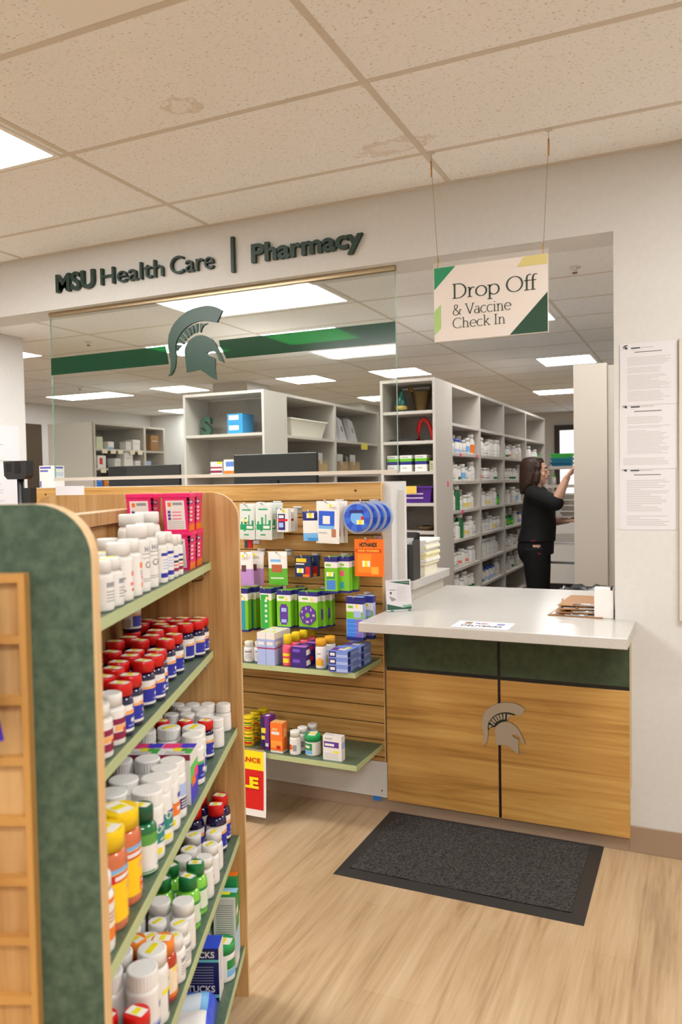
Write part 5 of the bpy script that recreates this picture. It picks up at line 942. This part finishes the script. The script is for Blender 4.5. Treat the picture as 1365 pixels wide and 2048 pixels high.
for i,x in enumerate((-2.04,-1.94,-1.825)): carton('supply_box','white box with green and navy bands, '+('left','middle','right')[i]+' one on the end shelf',x,2.19,1.5705,.088,.16,.118,WHITEP,GBX,GBX,[],'banded supply boxes','box')
carton('supply_box','small pale yellow box right of the banded boxes, end shelf',-1.745,2.2,1.5705,.045,.14,.075,mat((226,220,180),.5),[(.2,.8,.4,.46,TXT),(.2,.8,.6,.66,TXT),(.2,.8,.2,.26,TXT)],[],[],None,'box')
b=bin_('purple basket with papers on the end shelf beside the low wall','' and 0 or -1.87,2.2,1.3425,.26,.2,.12,mat((84,30,140),.4),'basket','storage_basket')
for i in range(2): k=MB(); k.box(-.1,.06,-.093,-.0925,.03+.03*i,.042+.03*i,mat((200,180,220),.4)); k.build('slot',b)
o=MB().box(-.05,.05,-.001,.001,0,.055,mat((236,196,84),.6)).build('paper_card',None,loc=(-1.9,2.08,1.41)); tag(o,'yellow card clipped on the purple basket','card')
t=thing('stapler','dark bowl of small metal tools on the lower end shelf','bowl',(-1.82,2.2,1.1405)); MB().lathe([(0,0),(.05,0),(.075,.03),(.07,.03),(.045,.006),(0,.006)],mat((90,70,40),.35,.4),20).build('bowl_shell',t); k=MB(); k.tube([(-.04,0,.03),(.02,.01,.05),(.06,0,.035)],.008,mat((140,130,120),.3,.8)); k.build('tool',t); t.name='tool_bowl'
# ---------------- things on the middle unit
S=mat((44,84,66),.5); k=MB()
o=link('block_letter',text_mesh('S',S,w=.1,h=.16,depth=.04,bold=.05),None,loc=(-3.745,2.2,1.9005)); tag(o,'dark green block letter S standing at left on the upper shelf','letter')
BB=mat((50,150,206),.4)
for i in range(2): carton('glove_box','bright blue box, '+('bottom','top')[i]+' of the pair on the upper shelf behind glass',-3.36,2.16,1.9005+.0805*i,.14,.17,.08,BB,[(.1,.75,.4,.85,mat((232,220,210),.5))],[],[],'blue boxes behind glass','box')
carton('glove_box','blue box partly behind the corner post of the middle unit',-3.1,2.2,1.9005,.05,.18,.13,BB,[],[],[],None,'box')
carton('medicine_box','white box with maroon stripes left of the orange box behind glass',-3.555,2.14,1.5855,.11,.1,.1,WHITEP,[(0,1,.1,.3,MAR),(0,1,.45,.6,mat((160,60,70),.4)),(.6,1,.8,1,YEL)],[],[],None,'box')
carton('medicine_box','white box with blue emblem and orange base behind glass',-3.42,2.14,1.5855,.125,.1,.115,WHITEP,[(0,1,0,.22,ORG),(.15,.8,.5,.85,mat((90,130,210),.4))],[],[],None,'box')
carton('medicine_box','white and pink box beside the right monitor behind glass',-3.31,2.15,1.5855,.07,.1,.11,WHITEP,[(0,1,0,.3,ORG),(.0,1,.4,.5,MAR)],[],[],None,'box')
bin_('white open tub on the upper bay of the middle unit',-3.2,2.82,1.8955,.26,.7,.15,mat((226,220,206),.4),'tub','storage_tub')
for i,y in enumerate((3.5,3.72,3.98)):
    t=thing('paper_bag','white paper bag, '+('left','middle','right')[i]+' of three leaning on the upper bay','bag',(-3.14,y,1.8955),R(8),'white paper bags on the middle unit'); k=MB(); k.prism([(-.1,0),(.1,0),(.075,.22),(-.08,.24)],(0,0,0),(0,1,0),(-.25,0,1),(-.05,0,0),PAPER); k.build('bag_body',t); k=MB(); k.prism([(-.02,.1),(.02,.1),(.02,.15),(-.02,.15)],(.0006,0,0),(0,1,0),(-.25,0,1),(.0004,0,0),TXT); k.build('print',t)
o=MB().box(0,.002,-.09,.07,-.06,.0,YEL).build('shelf_tag',None,loc=(-3.0515+.003,4.0,1.885)); tag(o,'yellow tag hanging under the white paper bags','tag')
for i,(y,l) in enumerate(((2.9,'left'),(3.1,'centre'),(3.55,'right'),(3.85,'far right'))):
    t=thing('file_box','open cardboard box of papers at '+l+' on the lower bay of middle unit','box',(-3.17,y,1.5805),0,'cardboard boxes of papers'); k=MB(); CBX=mat((190,160,116),.6); k.box(-.1,.1,-.075,.075,0,.006,CBX).box(.094,.1,-.075,.075,.006,.09,CBX).box(-.1,-.094,-.075,.075,.006,.15,CBX).box(-.094,.094,-.075,-.069,.006,.12,CBX).box(-.094,.094,.069,.075,.006,.12,CBX); k.build('box_shell',t); k=MB()
    for q in range(4): k.box(-.07+.04*q,-.066+.04*q,-.065,.06,.007,.17+.02*(q%2),(PAPER,GREY,PAPER,LG)[q])
    k.build('paper',t)
# ---------------- things on the far left unit
q=[('pale green box',4.0,1.951,.11,.1,.14,mat((206,210,180),.5)),('white box with blue foot',4.2,1.951,.1,.1,.09,WHITEP),('white jar',4.52,1.951,.09,.1,.1,WHITEP2),('large white box',4.66,1.951,.14,.12,.13,WHITEP),('brown cardboard box',5.0,1.951,.16,.16,.2,mat((150,108,60),.6)),
('white box with red square',4.02,1.721,.14,.12,.15,WHITEP),('white carton',4.3,1.721,.1,.12,.12,WHITEP2),('white wrapped pack',4.5,1.721,.16,.12,.2,WHITEP),('pale carton',4.68,1.721,.1,.12,.1,WHITEP2),('lilac box',4.9,1.721,.1,.1,.1,LAV),('blue box',3.98,1.481,.1,.1,.14,mat((40,120,220),.4)),('amber box',4.12,1.481,.12,.1,.12,mat((200,120,20),.4)),('white folded pack',4.32,1.481,.12,.12,.1,WHITEP2)]
for i,(l,y,z,wy,dx,h,m) in enumerate(q):
    t=thing('storage_box',l+' on the '+{1.951:'top stocked',1.721:'middle',1.481:'lower'}[z]+' shelf of the far left unit','box',(-6.48,y,z)); k=MB(); k.pbox(-dx/2,dx/2,-wy/2,wy/2,0,h,m,right=[(.2,.6,.3,.8,RED)] if 'red' in l else ([(0,1,0,.25,SKY)] if 'foot' in l else [(.2,.8,.6,.66,TXTL)])); k.build('carton_body',t)
for i,(y,z) in enumerate(((4.05,1.951),(4.2,1.951),(4.33,1.951),(4.55,1.951),(4.7,1.951),(4.02,1.721),(4.18,1.721),(4.34,1.721))):
    o=MB().box(0,.002,-.045,.045,-.055,-.005,mat((236,226,200),.6)).build('shelf_tag',None,loc=(-6.3995,y,z)); tag(o,'cream price tag, %s from left under the %s shelf of far left unit'%(ORD[i if i<5 else i-5],'top stocked' if i<5 else 'middle'),'tag','cream tags on the far left unit')
# ================================================================== the pharmacist
SKIN=mat((234,186,160),.5); HAIR=speckle('brown_hair',(38,22,16),(74,46,32),70,.55,.35,.65); CLOTH=speckle('black_scrubs',(15,15,17),(22,22,25),50,.85,.3,.7)
def loft(bm,rings,seg=20):
    """rings: (cx,cy,cz,rx,ry) horizontal ellipses -> closed tube"""
    vs=[]
    for (x,y,z,rx,ry) in rings: vs.append([bm.verts.new((x+rx*math.cos(2*math.pi*i/seg),y+ry*math.sin(2*math.pi*i/seg),z)) for i in range(seg)])
    for a,b in zip(vs,vs[1:]):
        for i in range(seg): bm.faces.new((a[i],a[(i+1)%seg],b[(i+1)%seg],b[i]))
    bm.faces.new(list(reversed(vs[0]))); bm.faces.new(vs[-1])
def limb(bm,pts,rad,seg=14):
    pts=[Vector(p) for p in pts]; rings=[]
    for i,p in enumerate(pts):
        t=(pts[min(i+1,len(pts)-1)]-pts[max(0,i-1)]).normalized(); a=t.cross(Vector((0.13,.21,.97)))
        if a.length<.05: a=t.cross(Vector((1,0,0)))
        a.normalize(); b=t.cross(a); rings.append([bm.verts.new(p+(a*math.cos(2*math.pi*k/seg)+b*math.sin(2*math.pi*k/seg))*rad[i]) for k in range(seg)])
    for a,b in zip(rings,rings[1:]):
        for i in range(seg): bm.faces.new((a[i],a[(i+1)%seg],b[(i+1)%seg],b[i]))
    bm.faces.new(list(reversed(rings[0]))); bm.faces.new(rings[-1])
def ball(bm,c,r,sx=1,sy=1,sz=1):
    bmesh.ops.create_uvsphere(bm,u_segments=18,v_segments=12,radius=r,matrix=Matrix.Translation(c)@Matrix.Diagonal((sx,sy,sz,1)))
def fuse(bm,m,name,voxel,it=4,bump=None):
    bmesh.ops.recalc_face_normals(bm,faces=bm.faces); me=bpy.data.meshes.new(name); bm.to_mesh(me); bm.free(); ob=bpy.data.objects.new(name,me); COL.objects.link(ob)
    r=ob.modifiers.new('r','REMESH'); r.mode='VOXEL'; r.voxel_size=voxel; s=ob.modifiers.new('s','SMOOTH'); s.iterations=it; s.factor=.5
    bpy.context.view_layer.update(); out=bpy.data.meshes.new_from_object(ob.evaluated_get(bpy.context.evaluated_depsgraph_get())); bpy.data.objects.remove(ob); out.name=name
    out.materials.clear(); out.materials.append(m)
    for p in out.polygons: p.use_smooth=True; p.material_index=0
    return out
px,py=-1.3,3.72
pers=thing('person','person in black scrubs with brown hair reaching to the shelf at right','person',(px,py,.0127))
L0=lambda x,y,z:(x-px,y-py,z)
def arms(bm,g,cuff=False):
    e=g
    RS,RE,RW=L0(-1.3,3.575,1.355),L0(-1.1,3.47,1.285),L0(-1.005,3.46,1.49)
    LS,LE,LW=L0(-1.3,3.865,1.35),L0(-1.25,3.95,1.1),L0(-1.07,3.86,1.115)
    mid=lambda a,b,t:tuple(a[i]+(b[i]-a[i])*t for i in range(3))
    if cuff: 
        limb(bm,[RS,mid(RS,RE,.5),RE,mid(RE,RW,.14)],[.078,.074,.068,.062]); ball(bm,RE,.069); ball(bm,LE,.06); limb(bm,[LS,mid(LS,LE,.5),LE,mid(LE,LW,.12)],[.072,.064,.056,.056]); ball(bm,RS,.08); ball(bm,LS,.078)
    else:
        limb(bm,[RS,mid(RS,RE,.5),RE,mid(RE,RW,.3),mid(RE,RW,.75),RW],[.06,.052,.043,.045,.034,.028]); limb(bm,[LS,mid(LS,LE,.5),LE,mid(LE,LW,.3),mid(LE,LW,.75),LW],[.06,.052,.042,.042,.032,.027]); ball(bm,RE,.044); ball(bm,LE,.042)
    return RW,LW
bm=bmesh.new()
# torso, hips, legs
loft(bm,[(-.0,0,.86,.125,.16),(0,0,.95,.13,.165),(.005,0,1.05,.118,.14),(.005,0,1.17,.112,.14),(.012,0,1.27,.115,.15),(0,0,1.35,.09,.16),(-.012,0,1.4,.06,.09),(-.015,0,1.43,.05,.055)])
limb(bm,[(-.018,0,1.38),(-.005,0,1.44),(.01,0,1.5)],[.056,.052,.052])
for sy in (-1,1):
    limb(bm,[(0,sy*.085,.92),(.005,sy*.09,.75),(.01,sy*.09,.5),(-.012,sy*.09,.3),(-.02,sy*.09,.09)],[.098,.085,.056,.054,.036]); limb(bm,[(-.05,sy*.09,.045),(.03,sy*.095,.045),(.13,sy*.1,.03)],[.034,.038,.026])
# head, turned towards the shelf (+X)
hx,hz=.004,1.552
ball(bm,(hx-.012,0,hz+.015),.092,1.04,.83,1.12); ball(bm,(hx+.022,0,hz-.045),.066,.98,.84,1.05)
ball(bm,(hx+.058,0,hz-.09),.024,1,1.2,.85)                    # chin
limb(bm,[(hx+.082,0,hz+.02),(hx+.1,0,hz-.012),(hx+.104,0,hz-.027),(hx+.086,0,hz-.034)],[.01,.012,.014,.011])   # nose
ball(bm,(hx+.08,0,hz-.057),.014,.9,1.5,.7); ball(bm,(hx+.076,0,hz+.033),.02,.6,2.0,.6)  # lips, brow
for sy in (-1,1): ball(bm,(hx+.062,sy*.038,hz-.025),.02,.8,1,1); ball(bm,(hx-.012,sy*.072,hz-.012),.018,.9,.35,1.35)
RW,LW=arms(bm,0)
def hand(bm,w,dirv,nrm,curl,side):
    d=Vector(dirv).normalized(); n=Vector(nrm).normalized(); s=d.cross(n).normalized(); w=Vector(w)
    limb(bm,[w-d*.01,w+d*.02],[.026,.027])
    for i,o in enumerate((-.028,-.0095,.0095,.028)): limb(bm,[w+d*.005+s*o*.7,w+d*.05+s*o,w+d*.088+s*o],[.015,.0155,.0115])
    for i,(o,l) in enumerate(((-.03,.062),(-.0105,.074),(.0105,.07),(.031,.054))):
        p0=w+d*.085+s*o; a=curl*.5; p1=p0+(d*math.cos(a)+n*math.sin(a))*l*.45; a2=curl*1.2; p2=p1+(d*math.cos(a2)+n*math.sin(a2))*l*.32; a3=curl*1.7; p3=p2+(d*math.cos(a3)+n*math.sin(a3))*l*.25
        limb(bm,[p0,p1,p2,p3],[.0095,.009,.0082,.0065],10)
    q=w+d*.03+s*.028*side; q1=q+(s*side*.7+d*.6+n*.25)*.032; q2=q1+(s*side*.25+d*.9+n*.35)*.03; limb(bm,[q-s*side*.012,q,q1,q2],[.014,.0125,.0105,.008],10)
hand(bm,RW,(.55,.0,.84),(.84,.0,-.5),.55,1)
hand(bm,LW,(.96,.05,.1),(.0,-.1,1.0),.3,-1)
link('body',fuse(bm,SKIN,'body',.0042,3),pers)
# clothes
bm=bmesh.new(); loft(bm,[(-.008,0,.945,.166,.192),(0,0,.99,.158,.182),(.012,0,1.06,.152,.168),(.014,0,1.17,.145,.165),(.02,0,1.27,.142,.17),(.0,0,1.35,.106,.172),(-.012,0,1.395,.075,.11),(-.014,0,1.415,.066,.078)]); arms(bm,0,True); ball(bm,(.075,-.07,1.25),.07,1,1,.95); ball(bm,(.075,.07,1.25),.07,1,1,.95)
link('scrub_top',fuse(bm,CLOTH,'scrub_top',.007,5),pers)
bm=bmesh.new(); loft(bm,[(-.01,0,.83,.15,.178),(-.015,0,.9,.158,.184),(-.006,0,.97,.152,.179),(0,0,.99,.146,.172)])
for sy in (-1,1): limb(bm,[(-.01,sy*.085,.88),(.0,sy*.09,.72),(.01,sy*.092,.5),(-.008,sy*.092,.3),(-.015,sy*.092,.1)],[.112,.1,.082,.078,.07])
ball(bm,(-.066,-.075,.86),.09,1,1,1.3); ball(bm,(-.066,.075,.86),.09,1,1,1.3)
link('scrub_trousers',fuse(bm,CLOTH,'scrub_trousers',.007,4),pers)
for sy in (-1,1):
    bm=bmesh.new(); limb(bm,[(-.06,sy*.09,.045),(.03,sy*.095,.045),(.14,sy*.1,.032)],[.042,.046,.034]); bmesh.ops.bisect_plane(bm,geom=bm.verts[:]+bm.edges[:]+bm.faces[:],plane_co=(0,0,.001),plane_no=(0,0,1),clear_inner=True); bmesh.ops.holes_fill(bm,edges=bm.edges[:]); link('shoe',fuse(bm,BLACK,'shoe',.006,2),pers)
bm=bmesh.new()
loft(bm,[(-.03,0,1.684,.045,.042),(-.032,0,1.672,.082,.07),(-.038,0,1.64,.104,.088),(-.045,0,1.6,.104,.094),(-.05,0,1.55,.1,.096),(-.058,0,1.5,.093,.098),(-.07,0,1.45,.082,.098),(-.088,0,1.41,.064,.09),(-.108,0,1.375,.04,.07),(-.12,0,1.355,.02,.045)],24)
for sy in (-1,1): limb(bm,[(.026,sy*.056,1.635),(.024,sy*.07,1.585),(.018,sy*.078,1.53),(.008,sy*.082,1.47),(-.014,sy*.08,1.41)],[.026,.034,.036,.034,.02])
link('hair',fuse(bm,HAIR,'hair',.005,5),pers)
for sy in (-1,1):
    k=MB(); k.lathe([(0,-.006),(.008,-.004),(.0105,0),(.008,.004),(0,.006)],mat((226,220,214),.3),12).box(.006,.0112,-.004,.004,-.0045,.0045,mat((44,30,24),.3)); e=k.build('eye',pers,loc=(hx+.085,sy*.035,hz+.011))
    k=MB(); k.tube([(hx+.091,sy*.014,hz+.034),(hx+.088,sy*.036,hz+.04),(hx+.072,sy*.054,hz+.034)],.0035,HAIR,6); k.build('eyebrow',pers)
k=MB(); k.tube([(hx+.083,-.022,hz-.058),(hx+.095,0,hz-.056),(hx+.083,.022,hz-.058)],[.003,.006,.003],mat((170,80,76),.4),8); k.build('lips',pers)
k=MB(); k.box(-.02,.02,-.1885,-.187,.955,.962,mat((190,20,70),.6)); k.box(.04,.06,-.196,-.1945,.845,.855,mat((190,20,70),.6)); k.build('logo_patch',pers)
# white trays in the crook of the left hand
for i in range(4):
    t=bin_('white slatted tray, '+('bottom','second','third','top')[i]+' of the stack the person holds',-.975,3.9,1.172+.05*i,.3,.22,.048,mat((222,216,208),.45),'tray','tray',grp='trays held by the person')
# ================================================================== camera, world, colour
cam=bpy.data.cameras.new('camera'); co=bpy.data.objects.new('camera',cam); COL.objects.link(co); SC.camera=co
f_px,yaw,pitch,roll=1578.7,.42658,-.03683,.01783
M=Matrix.Rotation(yaw,3,'Z')@Matrix.Rotation(pitch,3,'X')@Matrix.Rotation(roll,3,'Y')
B3=Matrix(((1,0,0),(0,0,-1),(0,1,0)))       # camera axes: x right, y up, -z forward
co.matrix_world=Matrix.Translation((0,-3.31,1.497))@(M@B3).to_4x4()
cam.sensor_fit='VERTICAL'; cam.sensor_height=36; cam.lens=36*f_px/2048; cam.clip_start=.05
cam.dof.use_dof=True; cam.dof.focus_distance=3.3; cam.dof.aperture_fstop=4.5
wd=bpy.data.worlds.new('world'); SC.world=wd; wd.use_nodes=True; wd.node_tree.nodes['Background'].inputs[0].default_value=(.9,.95,1,1); wd.node_tree.nodes['Background'].inputs[1].default_value=.3
SC.view_settings.view_transform='Standard'; SC.view_settings.look='None'; SC.view_settings.gamma=1; SC.view_settings.exposure=.6; SC.view_settings.use_curve_mapping=False
